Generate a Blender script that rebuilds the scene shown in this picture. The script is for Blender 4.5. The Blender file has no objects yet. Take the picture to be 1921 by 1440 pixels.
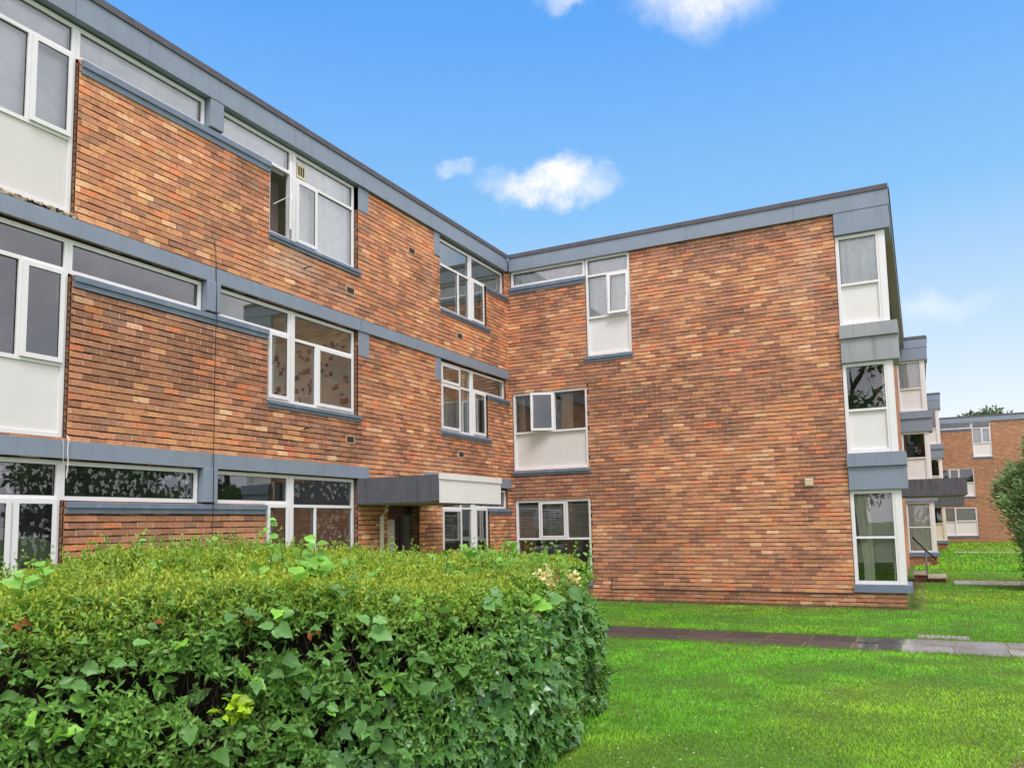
import bpy, math, random
import numpy as np
from mathutils import Matrix, Vector
C = bpy.context.scene.collection
R = math.radians
rng = np.random.default_rng(7)
random.seed(7)

# ------------------------------------------------------------------ camera
CAM = np.array([8.947, -17.440, 1.78])
yaw, pitch, roll = R(26.957), R(5.562), R(-1.095)
fwd0 = np.array([-math.sin(yaw), math.cos(yaw), 0]); right0 = np.array([math.cos(yaw), math.sin(yaw), 0]); up0 = np.array([0, 0, 1.])
fw = math.cos(pitch)*fwd0 + math.sin(pitch)*up0; u2 = -math.sin(pitch)*fwd0 + math.cos(pitch)*up0
rx = math.cos(roll)*right0 + math.sin(roll)*u2; ux = -math.sin(roll)*right0 + math.cos(roll)*u2
cd = bpy.data.cameras.new('camera'); cam = bpy.data.objects.new('camera', cd); C.objects.link(cam)
cam.matrix_world = Matrix(((rx[0], ux[0], -fw[0], CAM[0]), (rx[1], ux[1], -fw[1], CAM[1]), (rx[2], ux[2], -fw[2], CAM[2]), (0, 0, 0, 1)))
cd.sensor_fit = 'HORIZONTAL'; cd.sensor_width = 36; cd.lens = 36*1496.4/1921
cd.shift_x = -1.5/1921; cd.shift_y = 117.2/1921; cd.clip_start = .05; cd.clip_end = 2000
bpy.context.scene.camera = cam

# ------------------------------------------------------------------ sky, sun, exposure
SC = bpy.context.scene
SC.view_settings.view_transform = 'Standard'; SC.view_settings.look = 'None'
SC.view_settings.exposure = 0.36; SC.view_settings.gamma = 1
SUN_EL = R(57)                          # high soft sun behind the viewer
sun_dir = Vector((math.cos(SUN_EL)*math.cos(R(-50)), math.cos(SUN_EL)*math.sin(R(-50)), math.sin(SUN_EL)))
sl = bpy.data.lights.new('sun', 'SUN'); sl.energy = 1.85; sl.angle = R(22); sl.color = (1, .92, .93)
so = bpy.data.objects.new('sun', sl); C.objects.link(so); so.rotation_euler = sun_dir.to_track_quat('Z', 'Y').to_euler(); so.location = (10, -10, 30)

class NT:
    """tiny helper to wire shader nodes"""
    def __init__(s, tree): s.t = tree; s.n = tree.nodes; s.l = tree.links
    def new(s, typ, **kw):
        n = s.n.new(typ)
        for k, v in kw.items(): setattr(n, k, v)
        return n
    def put(s, sock, v):
        if v is None: return
        if hasattr(v, 'is_output') or isinstance(v, bpy.types.NodeSocket): s.l.new(v, sock)
        else:
            if isinstance(v, (tuple, list)) and len(v) == 3 and sock.type == 'RGBA': v = (*v, 1)
            sock.default_value = v
    def math(s, op, a, b=None, c=None, clamp=False):
        n = s.new('ShaderNodeMath', operation=op, use_clamp=clamp)
        for i, v in enumerate((a, b, c)): s.put(n.inputs[i], v)
        return n.outputs[0]
    def vmath(s, op, a, b=None, out=0):
        n = s.new('ShaderNodeVectorMath', operation=op); s.put(n.inputs[0], a)
        if b is not None: s.put(n.inputs[1], b)
        return n.outputs[out]
    def mix(s, f, a, b, typ='MIX'):
        n = s.new('ShaderNodeMix', data_type='RGBA', blend_type=typ); s.put(n.inputs[0], f); s.put(n.inputs[6], a); s.put(n.inputs[7], b)
        return n.outputs[2]
    def noise(s, vec, scale, detail=3, rough=.55, out=0, dist=0):
        n = s.new('ShaderNodeTexNoise'); s.put(n.inputs['Vector'], vec); n.inputs['Scale'].default_value = scale
        n.inputs['Detail'].default_value = detail; n.inputs['Roughness'].default_value = rough; n.inputs['Distortion'].default_value = dist
        return n.outputs[out]
    def ramp(s, f, stops, interp='LINEAR'):
        n = s.new('ShaderNodeValToRGB'); s.put(n.inputs[0], f); e = n.color_ramp.elements; n.color_ramp.interpolation = interp
        while len(e) < len(stops): e.new(.5)
        for el, (p, c) in zip(e, stops): el.position = p; el.color = (*c, 1) if len(c) == 3 else c
        return n.outputs[0]
    def remap(s, v, a, b, c=0, d=1, smooth=True):
        n = s.new('ShaderNodeMapRange', interpolation_type='SMOOTHSTEP' if smooth else 'LINEAR')
        for i, q in enumerate((v, a, b, c, d)): s.put(n.inputs[i], q)
        return n.outputs[0]

def sdir(px, py):                        # the compass direction seen at one spot of the photograph (used for clouds in the sky)
    d = (px-962)/1496.4*rx - (py-837)/1496.4*ux + fw
    return d/np.linalg.norm(d)

W = bpy.data.worlds.new('World'); SC.world = W; W.use_nodes = True
w = NT(W.node_tree); w.n.clear()
tc = w.new('ShaderNodeTexCoord').outputs['Generated']
dirv = w.vmath('NORMALIZE', tc)
sep = w.new('ShaderNodeSeparateXYZ'); w.put(sep.inputs[0], dirv); elev = sep.outputs[2]
sky = w.new('ShaderNodeTexSky', sky_type='NISHITA', sun_disc=False); sky.sun_elevation = SUN_EL
sky.sun_rotation = math.atan2(sun_dir.x, sun_dir.y); sky.air_density = 1.2; sky.dust_density = .6; sky.ozone_density = 2
nish = w.vmath('SCALE', sky.outputs[0]); nish.node.inputs[3].default_value = .1
blue = w.ramp(elev, [(0, (.81, .835, .85)), (.1, (.73, .785, .82)), (.20, (.50, .655, .80)), (.36, (.22, .475, .80)), (.55, (.098, .335, .80)), (.8, (.06, .25, .7))])
base = w.mix(.12, blue, nish)
# broken cloud over the half of the sky behind the viewer and overhead
behind = w.vmath('DOT_PRODUCT', dirv, tuple(float(v) for v in -fwd0), out=1)
behind = w.math('ADD', behind, w.math('MULTIPLY', elev, .25))
nz = w.noise(dirv, 2.2, 5, .6)
cm = w.remap(w.math('ADD', behind, w.math('MULTIPLY', w.math('SUBTRACT', nz, .5), .45)), -.50, -.28)
ccol = w.ramp(w.noise(dirv, 5.2, 6, .62), [(.32, (.66, .72, .84)), (.5, (.96, .95, 1.02)), (.66, (1.42, 1.36, 1.40))])
base = w.mix(cm, base, ccol)
def cloud(base, px, py, sx, sy, amt, soft=.75, nscale=13):
    c = sdir(px, py); e1 = np.cross(c, [0, 0, 1]); e1 /= np.linalg.norm(e1); e2 = np.cross(e1, c)
    f = lambda v: tuple(float(q) for q in v)
    wob = w.noise(dirv, nscale, 5, .6, out=1); wv = w.vmath('SUBTRACT', wob, (.5, .5, .5)); wv2 = w.vmath('SCALE', wv); wv2.node.inputs[3].default_value = .095
    dd = w.vmath('ADD', dirv, wv2)
    a = w.math('DIVIDE', w.vmath('DOT_PRODUCT', dd, f(e1), out=1), sx/1496)
    b = w.math('DIVIDE', w.math('SUBTRACT', w.vmath('DOT_PRODUCT', dd, f(e2), out=1), 0), sy/1496)
    r = w.math('SQRT', w.math('ADD', w.math('MULTIPLY', a, a), w.math('MULTIPLY', b, b)))
    fr = w.vmath('DOT_PRODUCT', dirv, f(c), out=1)
    tex = w.remap(w.noise(dirv, 20, 6, .65), .30, .66, .45, 1)
    m = w.math('MULTIPLY', w.remap(r, 1.0, 1.0-soft, 0, amt), w.math('MULTIPLY', w.math('GREATER_THAN', fr, .5), tex))
    return w.mix(m, base, (.79, .80, .82))
base = cloud(base, 1030, 342, 140, 46, 1.15, .8)
base = cloud(base, 1318, -8, 145, 78, 1.0, .95)
base = cloud(base, 868, 322, 40, 26, .5)
base = cloud(base, 1052, 2, 60, 30, .6)
base = cloud(base, 1750, 578, 130, 42, .45, .95)
bg = w.new('ShaderNodeBackground'); w.put(bg.inputs[0], base); bg.inputs[1].default_value = 1.0
w.l.new(bg.outputs[0], w.new('ShaderNodeOutputWorld').inputs[0])

# ------------------------------------------------------------------ materials
def srgb(r, g, b):
    f = lambda c: c/12.92 if c <= .04045 else ((c+.055)/1.055)**2.4
    return (f(r/255), f(g/255), f(b/255))

def newmat(name):
    m = bpy.data.materials.new(name); m.use_nodes = True; m.node_tree.nodes.clear()
    nt = NT(m.node_tree); out = nt.new('ShaderNodeOutputMaterial')
    return m, nt, out

def plain(name, col, rough=.6, var=.12, scale=6, bump=0, bscale=60, spec=.5, dirt=None, dscale=1.5, streak=False, metal=0, specks=None):
    m, nt, out = newmat(name)
    g = nt.new('ShaderNodeNewGeometry').outputs['Position']
    n = nt.noise(g, scale, 4)
    k = nt.remap(n, .25, .75, 1-var, 1+var, False)
    c = nt.mix(1, col, k, 'MULTIPLY')
    if dirt:
        v = g
        if streak:
            mp = nt.new('ShaderNodeMapping'); nt.put(mp.inputs[0], g); mp.inputs[3].default_value = (5, 5, .45); v = mp.outputs[0]
        f = nt.remap(nt.noise(v, dscale, 5, .65), .48, .78, 0, dirt[1])
        c = nt.mix(f, c, dirt[0])
    if specks: c = nt.mix(nt.remap(nt.noise(g, 17, 5, .7), .66, .72, 0, .6), c, specks)
    p = nt.new('ShaderNodeBsdfPrincipled'); nt.put(p.inputs['Base Color'], c); p.inputs['Roughness'].default_value = rough
    p.inputs['Specular IOR Level'].default_value = spec; p.inputs['Metallic'].default_value = metal
    if bump:
        b = nt.new('ShaderNodeBump'); b.inputs['Strength'].default_value = bump; b.inputs['Distance'].default_value = .01
        nt.put(b.inputs['Height'], nt.noise(g, bscale, 4)); nt.put(p.inputs['Normal'], b.outputs[0])
    nt.l.new(p.outputs[0], out.inputs[0])
    return m

def attr_mat(name, rough=.85, var=.26, scale=26, bump=.4, bscale=90, spec=.3):
    m, nt, out = newmat(name)
    a = nt.new('ShaderNodeAttribute', attribute_name='tint').outputs[0]
    g = nt.new('ShaderNodeNewGeometry').outputs['Position']
    k = nt.remap(nt.noise(g, scale, 5, .65), .25, .75, 1-var, 1+var, False)
    c = nt.mix(1, a, k, 'MULTIPLY')
    mq = nt.new('ShaderNodeMapping'); nt.put(mq.inputs[0], g); mq.inputs[3].default_value = (1, 1, 1.7)
    c = nt.mix(nt.remap(nt.noise(mq.outputs[0], 8.5, 4, .6), .52, .70, 0, .42), c, srgb(124, 88, 74))
    c = nt.mix(nt.remap(nt.noise(mq.outputs[0], 11, 3, .6), .60, .78, 0, .40), c, srgb(232, 190, 150))
    mp = nt.new('ShaderNodeMapping'); nt.put(mp.inputs[0], g); mp.inputs[3].default_value = (1.6, 1.6, .35)
    f = nt.remap(nt.noise(mp.outputs[0], 1.3, 4, .6), .55, .8, 0, .22)
    c = nt.mix(f, c, srgb(205, 185, 170))
    p = nt.new('ShaderNodeBsdfPrincipled'); nt.put(p.inputs['Base Color'], c); p.inputs['Roughness'].default_value = rough
    p.inputs['Specular IOR Level'].default_value = spec
    b = nt.new('ShaderNodeBump'); b.inputs['Strength'].default_value = bump; b.inputs['Distance'].default_value = .008
    nt.put(b.inputs['Height'], nt.noise(g, bscale, 4)); nt.put(p.inputs['Normal'], b.outputs[0])
    nt.l.new(p.outputs[0], out.inputs[0])
    return m

def leaf_mat(name, rough=.42, trans=.3, spec=.45):
    m, nt, out = newmat(name)
    a = nt.new('ShaderNodeAttribute', attribute_name='tint').outputs[0]
    p = nt.new('ShaderNodeBsdfPrincipled'); nt.put(p.inputs['Base Color'], a); p.inputs['Roughness'].default_value = rough
    p.inputs['Specular IOR Level'].default_value = spec
    t = nt.new('ShaderNodeBsdfTranslucent'); nt.put(t.inputs[0], nt.mix(.35, a, (.25, .42, .03)))
    mx = nt.new('ShaderNodeMixShader'); mx.inputs[0].default_value = trans
    nt.l.new(p.outputs[0], mx.inputs[1]); nt.l.new(t.outputs[0], mx.inputs[2]); nt.l.new(mx.outputs[0], out.inputs[0])
    return m

def glass_mat(name, tint=(.985, .995, .99), k=3.6, rough=.0, wobble=.02):
    m, nt, out = newmat(name)
    f = nt.new('ShaderNodeFresnel'); f.inputs[0].default_value = 1.5
    fac = nt.math('MULTIPLY', f.outputs[0], k, clamp=True)
    t = nt.new('ShaderNodeBsdfTransparent'); nt.put(t.inputs[0], tint)
    g = nt.new('ShaderNodeBsdfGlossy'); g.inputs['Roughness'].default_value = rough; nt.put(g.inputs[0], (.95, .97, 1))
    b = nt.new('ShaderNodeBump'); b.inputs['Strength'].default_value = wobble; b.inputs['Distance'].default_value = .05
    nt.put(b.inputs['Height'], nt.noise(nt.new('ShaderNodeNewGeometry').outputs['Position'], 1.6, 1)); nt.put(g.inputs['Normal'], b.outputs[0])
    mx = nt.new('ShaderNodeMixShader'); nt.put(mx.inputs[0], fac)
    nt.l.new(t.outputs[0], mx.inputs[1]); nt.l.new(g.outputs[0], mx.inputs[2]); nt.l.new(mx.outputs[0], out.inputs[0])
    return m

def cloth_mat(name, col, trans=.35, alpha=0.0):
    m, nt, out = newmat(name)
    g = nt.new('ShaderNodeNewGeometry').outputs['Position']
    c = nt.mix(1, col, nt.remap(nt.noise(g, 8, 3), .2, .8, .88, 1.06, False), 'MULTIPLY')
    d = nt.new('ShaderNodeBsdfDiffuse'); nt.put(d.inputs[0], c)
    t = nt.new('ShaderNodeBsdfTranslucent'); nt.put(t.inputs[0], c)
    mx = nt.new('ShaderNodeMixShader'); mx.inputs[0].default_value = trans
    nt.l.new(d.outputs[0], mx.inputs[1]); nt.l.new(t.outputs[0], mx.inputs[2])
    last = mx
    if alpha:
        tr = nt.new('ShaderNodeBsdfTransparent'); m2 = nt.new('ShaderNodeMixShader'); m2.inputs[0].default_value = alpha
        nt.l.new(mx.outputs[0], m2.inputs[1]); nt.l.new(tr.outputs[0], m2.inputs[2]); last = m2
    nt.l.new(last.outputs[0], out.inputs[0])
    return m

M = {}
M['brick'] = attr_mat('brick')
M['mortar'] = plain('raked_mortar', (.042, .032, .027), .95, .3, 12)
M['mortar_light'] = attr_mat('pointing_mortar', .95, .15)
BG = srgb(136, 149, 165)
M['paint'] = plain('blue_grey_paint', BG, .5, .07, 2.5, .12, 40, dirt=(srgb(104, 114, 124), .28), dscale=1.6, streak=True, specks=srgb(84, 88, 92))
M['paint_pale'] = plain('weathered_grey_paint', srgb(160, 164, 168), .6, .1, 3, .15, 40, dirt=(srgb(110, 112, 116), .6), dscale=2, streak=True)
M['felt'] = plain('roof_felt', srgb(92, 90, 98), .7, .2, 6)
M['roof'] = plain('roof_gravel', srgb(120, 120, 120), .9, .2, 8)
M['lead'] = plain('lead_sill', srgb(112, 128, 148), .45, .14, 5, .2, 30, dirt=(srgb(175, 180, 185), .4), dscale=4)
M['upvc'] = plain('white_plastic', (.86, .86, .86), .35, .03, 3, dirt=((.55, .53, .48), .25), dscale=3)
M['cream_pvc'] = plain('cream_plastic', srgb(226, 220, 200), .4, .05, 3)
M['panel'] = plain('white_panel', (.80, .79, .765), .5, .03, 1.2, dirt=((.66, .64, .60), .35), dscale=.9)
M['panel_dirty'] = plain('stained_panel', (.74, .72, .68), .5, .03, 1.2, dirt=((.50, .48, .44), .5), dscale=1.1)
M['gasket'] = plain('black_gasket', (.015, .015, .017), .6)
M['glass'] = glass_mat('window_glass')
M['concrete_dark'] = plain('stained_dark_concrete', srgb(96, 99, 106), .8, .12, 5, .25, 35, dirt=(srgb(52, 54, 58), .75), dscale=2.3, streak=True)
M['soffit'] = plain('soffit', srgb(150, 145, 130), .8, .1)
M['white_board'] = plain('white_fascia_board', (.85, .84, .81), .5, .03, 2, dirt=((.5, .5, .48), .4), dscale=3, streak=True)
M['door'] = plain('dark_purple_door', srgb(52, 38, 46), .4, .1)
M['int'] = plain('room_plaster', (.72, .71, .69), .9, .05)
M['int_dark'] = plain('room_dark', (.3, .27, .24), .9, .1)
M['int_pink'] = plain('room_pinkish', srgb(205, 190, 188), .9, .05)
M['net'] = cloth_mat('net_curtain', (.95, .96, .98), .02)
M['net_thin'] = cloth_mat('fine_net', (.5, .55, .6), .4, .93)
M['lace'] = cloth_mat('white_lace', (.97, .97, .97), .02)
M['beige'] = cloth_mat('beige_curtain', srgb(225, 212, 190), .1)
M['cream_cloth'] = cloth_mat('cream_curtain', srgb(238, 238, 222), .1)
M['blind'] = cloth_mat('roller_blind', (.88, .89, .95), .03)
M['pink_cloth'] = cloth_mat('grey_pink_curtain', srgb(176, 158, 156), .2)
M['slat'] = plain('blind_slats', srgb(222, 222, 214), .5, .05)
M['cable'] = plain('cable_black', (.02, .02, .022), .5)
M['cable_white'] = plain('cable_white', (.7, .69, .65), .5)
M['steel'] = plain('galvanised_steel', srgb(150, 152, 152), .4, .1, metal=.6)
M['terracotta'] = plain('terracotta_grille', srgb(92, 58, 46), .8)
M['vent'] = plain('cream_vent', srgb(225, 215, 180), .5)
M['worn_slab'] = plain('worn_slab', srgb(134, 124, 112), .4, .2, 9)
M['rib_slab'] = plain('rib_slab', srgb(160, 152, 142), .4, .2, 9)
M['coping'] = plain('cream_coping', srgb(196, 186, 160), .8, .12, 5)

# ------------------------------------------------------------------ mesh helpers
def rootloc(p):
    while p is not None and p.parent is not None: p = p.parent
    return Vector(p.location) if p is not None else Vector((0, 0, 0))

class MB:
    def __init__(s): s.v = []; s.f = []; s.m = []; s.c = []
    def poly(s, pts, mi=0, col=None):
        b = len(s.v); s.v += [tuple(p) for p in pts]; s.f.append(tuple(range(b, b+len(pts)))); s.m.append(mi); s.c.append(col or (1, 1, 1))
    def hexa(s, p, mi=0, col=None, skip=()):
        b = len(s.v); s.v += [tuple(q) for q in p]
        for i, f in enumerate(((0, 3, 2, 1), (4, 5, 6, 7), (0, 1, 5, 4), (1, 2, 6, 5), (2, 3, 7, 6), (3, 0, 4, 7))):
            if i in skip: continue
            s.f.append(tuple(b+k for k in f)); s.m.append(mi); s.c.append(col or (1, 1, 1))
    def wbox(s, a, b, mi=0, col=None):
        x0, x1 = sorted((a[0], b[0])); y0, y1 = sorted((a[1], b[1])); z0, z1 = sorted((a[2], b[2]))
        s.hexa([(x0, y0, z0), (x1, y0, z0), (x1, y1, z0), (x0, y1, z0), (x0, y0, z1), (x1, y0, z1), (x1, y1, z1), (x0, y1, z1)], mi, col)
    def box(s, T, u0, u1, d0, d1, z0, z1, mi=0, col=None): s.wbox(T(u0, d0, z0), T(u1, d1, z1), mi, col)
    def quad(s, T, u0, u1, d, z0, z1, mi=0, col=None):
        s.poly([T(u0, d, z0), T(u1, d, z0), T(u1, d, z1), T(u0, d, z1)], mi, col)
    def prism(s, T, u0, u1, prof, mi=0):
        n = len(prof); a = [T(u0, d, z) for d, z in prof]; b = [T(u1, d, z) for d, z in prof]
        o = len(s.v); s.v += [tuple(q) for q in a+b]
        fs = [tuple(o+i for i in range(n))[::-1], tuple(o+n+i for i in range(n))] + [(o+i, o+(i+1) % n, o+n+(i+1) % n, o+n+i) for i in range(n)]
        for f in fs: s.f.append(f); s.m.append(mi); s.c.append((1, 1, 1))
    def tube(s, pts, r, seg=6, mi=0, col=None):
        pts = [np.array(p, float) for p in pts]; rr = r if isinstance(r, (list, tuple)) else [r]*len(pts)
        b = len(s.v)
        for i, p in enumerate(pts):
            t = pts[min(i+1, len(pts)-1)]-pts[max(i-1, 0)]; t /= max(np.linalg.norm(t), 1e-9)
            a = np.array([0, 0, 1.]) if abs(t[2]) < .9 else np.array([1., 0, 0])
            x = np.cross(t, a); x /= np.linalg.norm(x); y = np.cross(t, x)
            for k in range(seg):
                q = 2*math.pi*k/seg; s.v.append(tuple(p+rr[i]*(math.cos(q)*x+math.sin(q)*y)))
        for i in range(len(pts)-1):
            for k in range(seg):
                k2 = (k+1) % seg; s.f.append((b+i*seg+k, b+i*seg+k2, b+(i+1)*seg+k2, b+(i+1)*seg+k)); s.m.append(mi); s.c.append(col or (1, 1, 1))
        s.f.append(tuple(b+k for k in range(seg))[::-1]); s.m.append(mi); s.c.append(col or (1, 1, 1))
        e = b+(len(pts)-1)*seg; s.f.append(tuple(e+k for k in range(seg))); s.m.append(mi); s.c.append(col or (1, 1, 1))
    def build(s, name, mats, parent=None, loc=None, fix=False, tint=False, smooth=False):
        me = bpy.data.meshes.new(name); o = bpy.data.objects.new(name, me); C.objects.link(o)
        off = rootloc(parent) if parent is not None else Vector(loc or (0, 0, 0))
        V = [(x-off.x, y-off.y, z-off.z) for x, y, z in s.v]
        me.from_pydata(V, [], s.f)
        for m in (mats if isinstance(mats, (list, tuple)) else [mats]): me.materials.append(M[m] if isinstance(m, str) else m)
        me.polygons.foreach_set('material_index', s.m)
        if tint:
            at = me.attributes.new('tint', 'FLOAT_COLOR', 'FACE')
            at.data.foreach_set('color', np.array([(*c, 1) for c in s.c], dtype=np.float32).ravel())
        if fix:
            import bmesh
            bm = bmesh.new(); bm.from_mesh(me); bmesh.ops.recalc_face_normals(bm, faces=bm.faces); bm.to_mesh(me); bm.free()
        if smooth: me.polygons.foreach_set('use_smooth', [True]*len(me.polygons))
        me.update()
        if parent is not None: o.parent = parent
        else: o.location = off
        return o

def npmesh(name, V, F, tint, mat, parent=None, loc=(0, 0, 0), smooth=False):
    """V (n,3), F list of (m,k) index arrays, tint (n,3) per vertex"""
    me = bpy.data.meshes.new(name); o = bpy.data.objects.new(name, me); C.objects.link(o)
    off = np.array(rootloc(parent)) if parent is not None else np.array(loc, float)
    V = (np.asarray(V)-off).astype(np.float32)
    me.vertices.add(len(V)); me.vertices.foreach_set('co', V.ravel())
    loops = np.concatenate([f.ravel() for f in F]).astype(np.int32)
    cnt = np.concatenate([np.full(len(f), f.shape[1]) for f in F]).astype(np.int32)
    st = np.concatenate([[0], np.cumsum(cnt)[:-1]]).astype(np.int32)
    me.loops.add(len(loops)); me.loops.foreach_set('vertex_index', loops)
    me.polygons.add(len(cnt)); me.polygons.foreach_set('loop_start', st)
    if smooth: me.polygons.foreach_set('use_smooth', np.ones(len(cnt), bool))
    if tint is not None:
        at = me.attributes.new('tint', 'FLOAT_COLOR', 'POINT')
        at.data.foreach_set('color', np.concatenate([tint, np.ones((len(V), 1))], 1).astype(np.float32).ravel())
    me.materials.append(M[mat]); me.update(calc_edges=True); me.validate()
    if parent is not None: o.parent = parent
    else: o.location = off
    return o

def tag(o, label=None, cat=None, group=None, kind=None):
    for k, v in (('label', label), ('category', cat), ('group', group), ('kind', kind)):
        if v: o[k] = v
    return o
def empty(name, loc, label, cat, group=None):
    o = bpy.data.objects.new(name, None); C.objects.link(o); o.location = loc; o.empty_display_size = .3
    return tag(o, label, cat, group)

class Lattice:
    """smooth value noise for placing and tinting things"""
    def __init__(s, seed): s.g = np.random.default_rng(seed).random((32, 32, 32))
    def __call__(s, P, scale=1.0):
        q = np.asarray(P, float)*scale; i = np.floor(q).astype(int); f = q-i; f = f*f*(3-2*f); r = 0
        for dx in (0, 1):
            for dy in (0, 1):
                for dz in (0, 1):
                    wgt = (f[..., 0] if dx else 1-f[..., 0])*(f[..., 1] if dy else 1-f[..., 1])*(f[..., 2] if dz else 1-f[..., 2])
                    r = r+wgt*s.g[(i[..., 0]+dx) % 32, (i[..., 1]+dy) % 32, (i[..., 2]+dz) % 32]
        return r
N1, N2, N3 = Lattice(1), Lattice(2), Lattice(3)

# ------------------------------------------------------------------ ground, lawn base, paths (the setting)
def sheet(name, pts, z, mat, kind='structure'):
    b = MB(); b.poly([(x, y, z) for x, y in pts]); o = b.build(name, mat); o['kind'] = kind; return o

def ground_mat(name, stops, scale):
    m, nt, out = newmat(name)
    g = nt.new('ShaderNodeNewGeometry').outputs['Position']
    c = nt.ramp(nt.noise(g, scale, 6, .65), stops)
    c = nt.mix(nt.remap(nt.noise(g, 40, 4), .3, .7, 0, .5), c, (.05, .10, .012))
    p = nt.new('ShaderNodeBsdfPrincipled'); nt.put(p.inputs['Base Color'], c); p.inputs['Roughness'].default_value = .9
    b = nt.new('ShaderNodeBump'); b.inputs['Strength'].default_value = .8; b.inputs['Distance'].default_value = .03
    nt.put(b.inputs['Height'], nt.noise(g, 70, 4)); nt.put(p.inputs['Normal'], b.outputs[0])
    nt.l.new(p.outputs[0], out.inputs[0]); return m
M['lawn'] = ground_mat('lawn_turf', [(.3, (.07, .15, .015)), (.5, (.095, .19, .02)), (.68, (.13, .20, .03))], .9)
M['earth'] = plain('bare_earth', srgb(96, 78, 58), .95, .3, 14, .8, 30)

def path_mat(nm='wet_paving', r0=.10, r1=.34, sp=.6):
    m, nt, out = newmat(nm)
    g = nt.new('ShaderNodeNewGeometry').outputs['Position']
    a = nt.new('ShaderNodeAttribute', attribute_name='tint').outputs[0]
    n = nt.noise(g, 3, 5, .6)
    c = nt.mix(1, a, nt.remap(nt.noise(g, 22, 5), .25, .75, .7, 1.2, False), 'MULTIPLY')
    p = nt.new('ShaderNodeBsdfPrincipled'); nt.put(p.inputs['Base Color'], c)
    nt.put(p.inputs['Roughness'], nt.remap(n, .35, .65, r0, r1)); p.inputs['Specular IOR Level'].default_value = sp
    b = nt.new('ShaderNodeBump'); b.inputs['Strength'].default_value = .18; b.inputs['Distance'].default_value = .004
    nt.put(b.inputs['Height'], nt.noise(g, 60, 4)); nt.put(p.inputs['Normal'], b.outputs[0])
    nt.l.new(p.outputs[0], out.inputs[0]); return m
M['paving'] = path_mat(); M['paving_damp'] = path_mat('damp_paving', .3, .55, .25)
sheet('ground', [(-300, -300), (300, -300), (300, 400), (-300, 400)], -.012, 'lawn')
PATHS = [('path', 0.4, 15.5, -5.48, -4.16, .63, 0), ('path', 9.6, 15.5, 6.6, 8.0, .8, 1), ('path', 10.2, 17, 27.2, 28.4, .8, 2)]
def on_path(x, y, pad=.0):
    r = np.zeros(len(x), bool)
    for _, x0, x1, y0, y1, _, k in PATHS: r |= (x > x0-pad) & (x < x1+pad) & (y > y0-pad) & (y < y1+pad)
    return r
for nm, x0, x1, y0, y1, pit, kk in PATHS:
    b = MB(); ym = (y0+y1)/2
    prng = np.random.default_rng(31+kk)
    b.wbox((x0-.02, y0-.02, -.06), (x1+.02, y1+.02, -.005), 1, srgb(132, 126, 88))
    for row, (ya, yb) in enumerate(((y0, ym), (ym, y1))):
        x = x0-row*pit*.45
        while x < x1:
            xe = x+pit*(1.0 if prng.random() > .15 else .5)
            a, e = max(x, x0)+.010, min(xe, x1)-.010
            if e-a > .05:
                base = np.array(srgb(76, 74, 75) if x < 8.3 else srgb(158, 156, 154))*prng.uniform(.65, 1.1)*np.array([1, prng.uniform(.94, 1), prng.uniform(.88, 1.0)])  # right-hand slabs coloured paler to stand in for reflected sky
                if kk: base = np.array(srgb(196, 194, 190))*prng.uniform(.85, 1.05)
                j = prng.uniform(-.004, .004, 4); zt = .002
                ya2, yb2 = ya+.010, yb-.010
                b.hexa([(a, ya2, -.05), (e, ya2, -.05), (e, yb2, -.05), (a, yb2, -.05), (a, ya2, zt+j[0]), (e, ya2, zt+j[1]), (e, yb2, zt+j[2]), (a, yb2, zt+j[3])], 0 if (x > 7.6 or kk) else 1, tuple(base))
            x = xe
    o = b.build(nm, ['paving', 'paving_damp'], tint=True); o['kind'] = 'structure'

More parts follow.
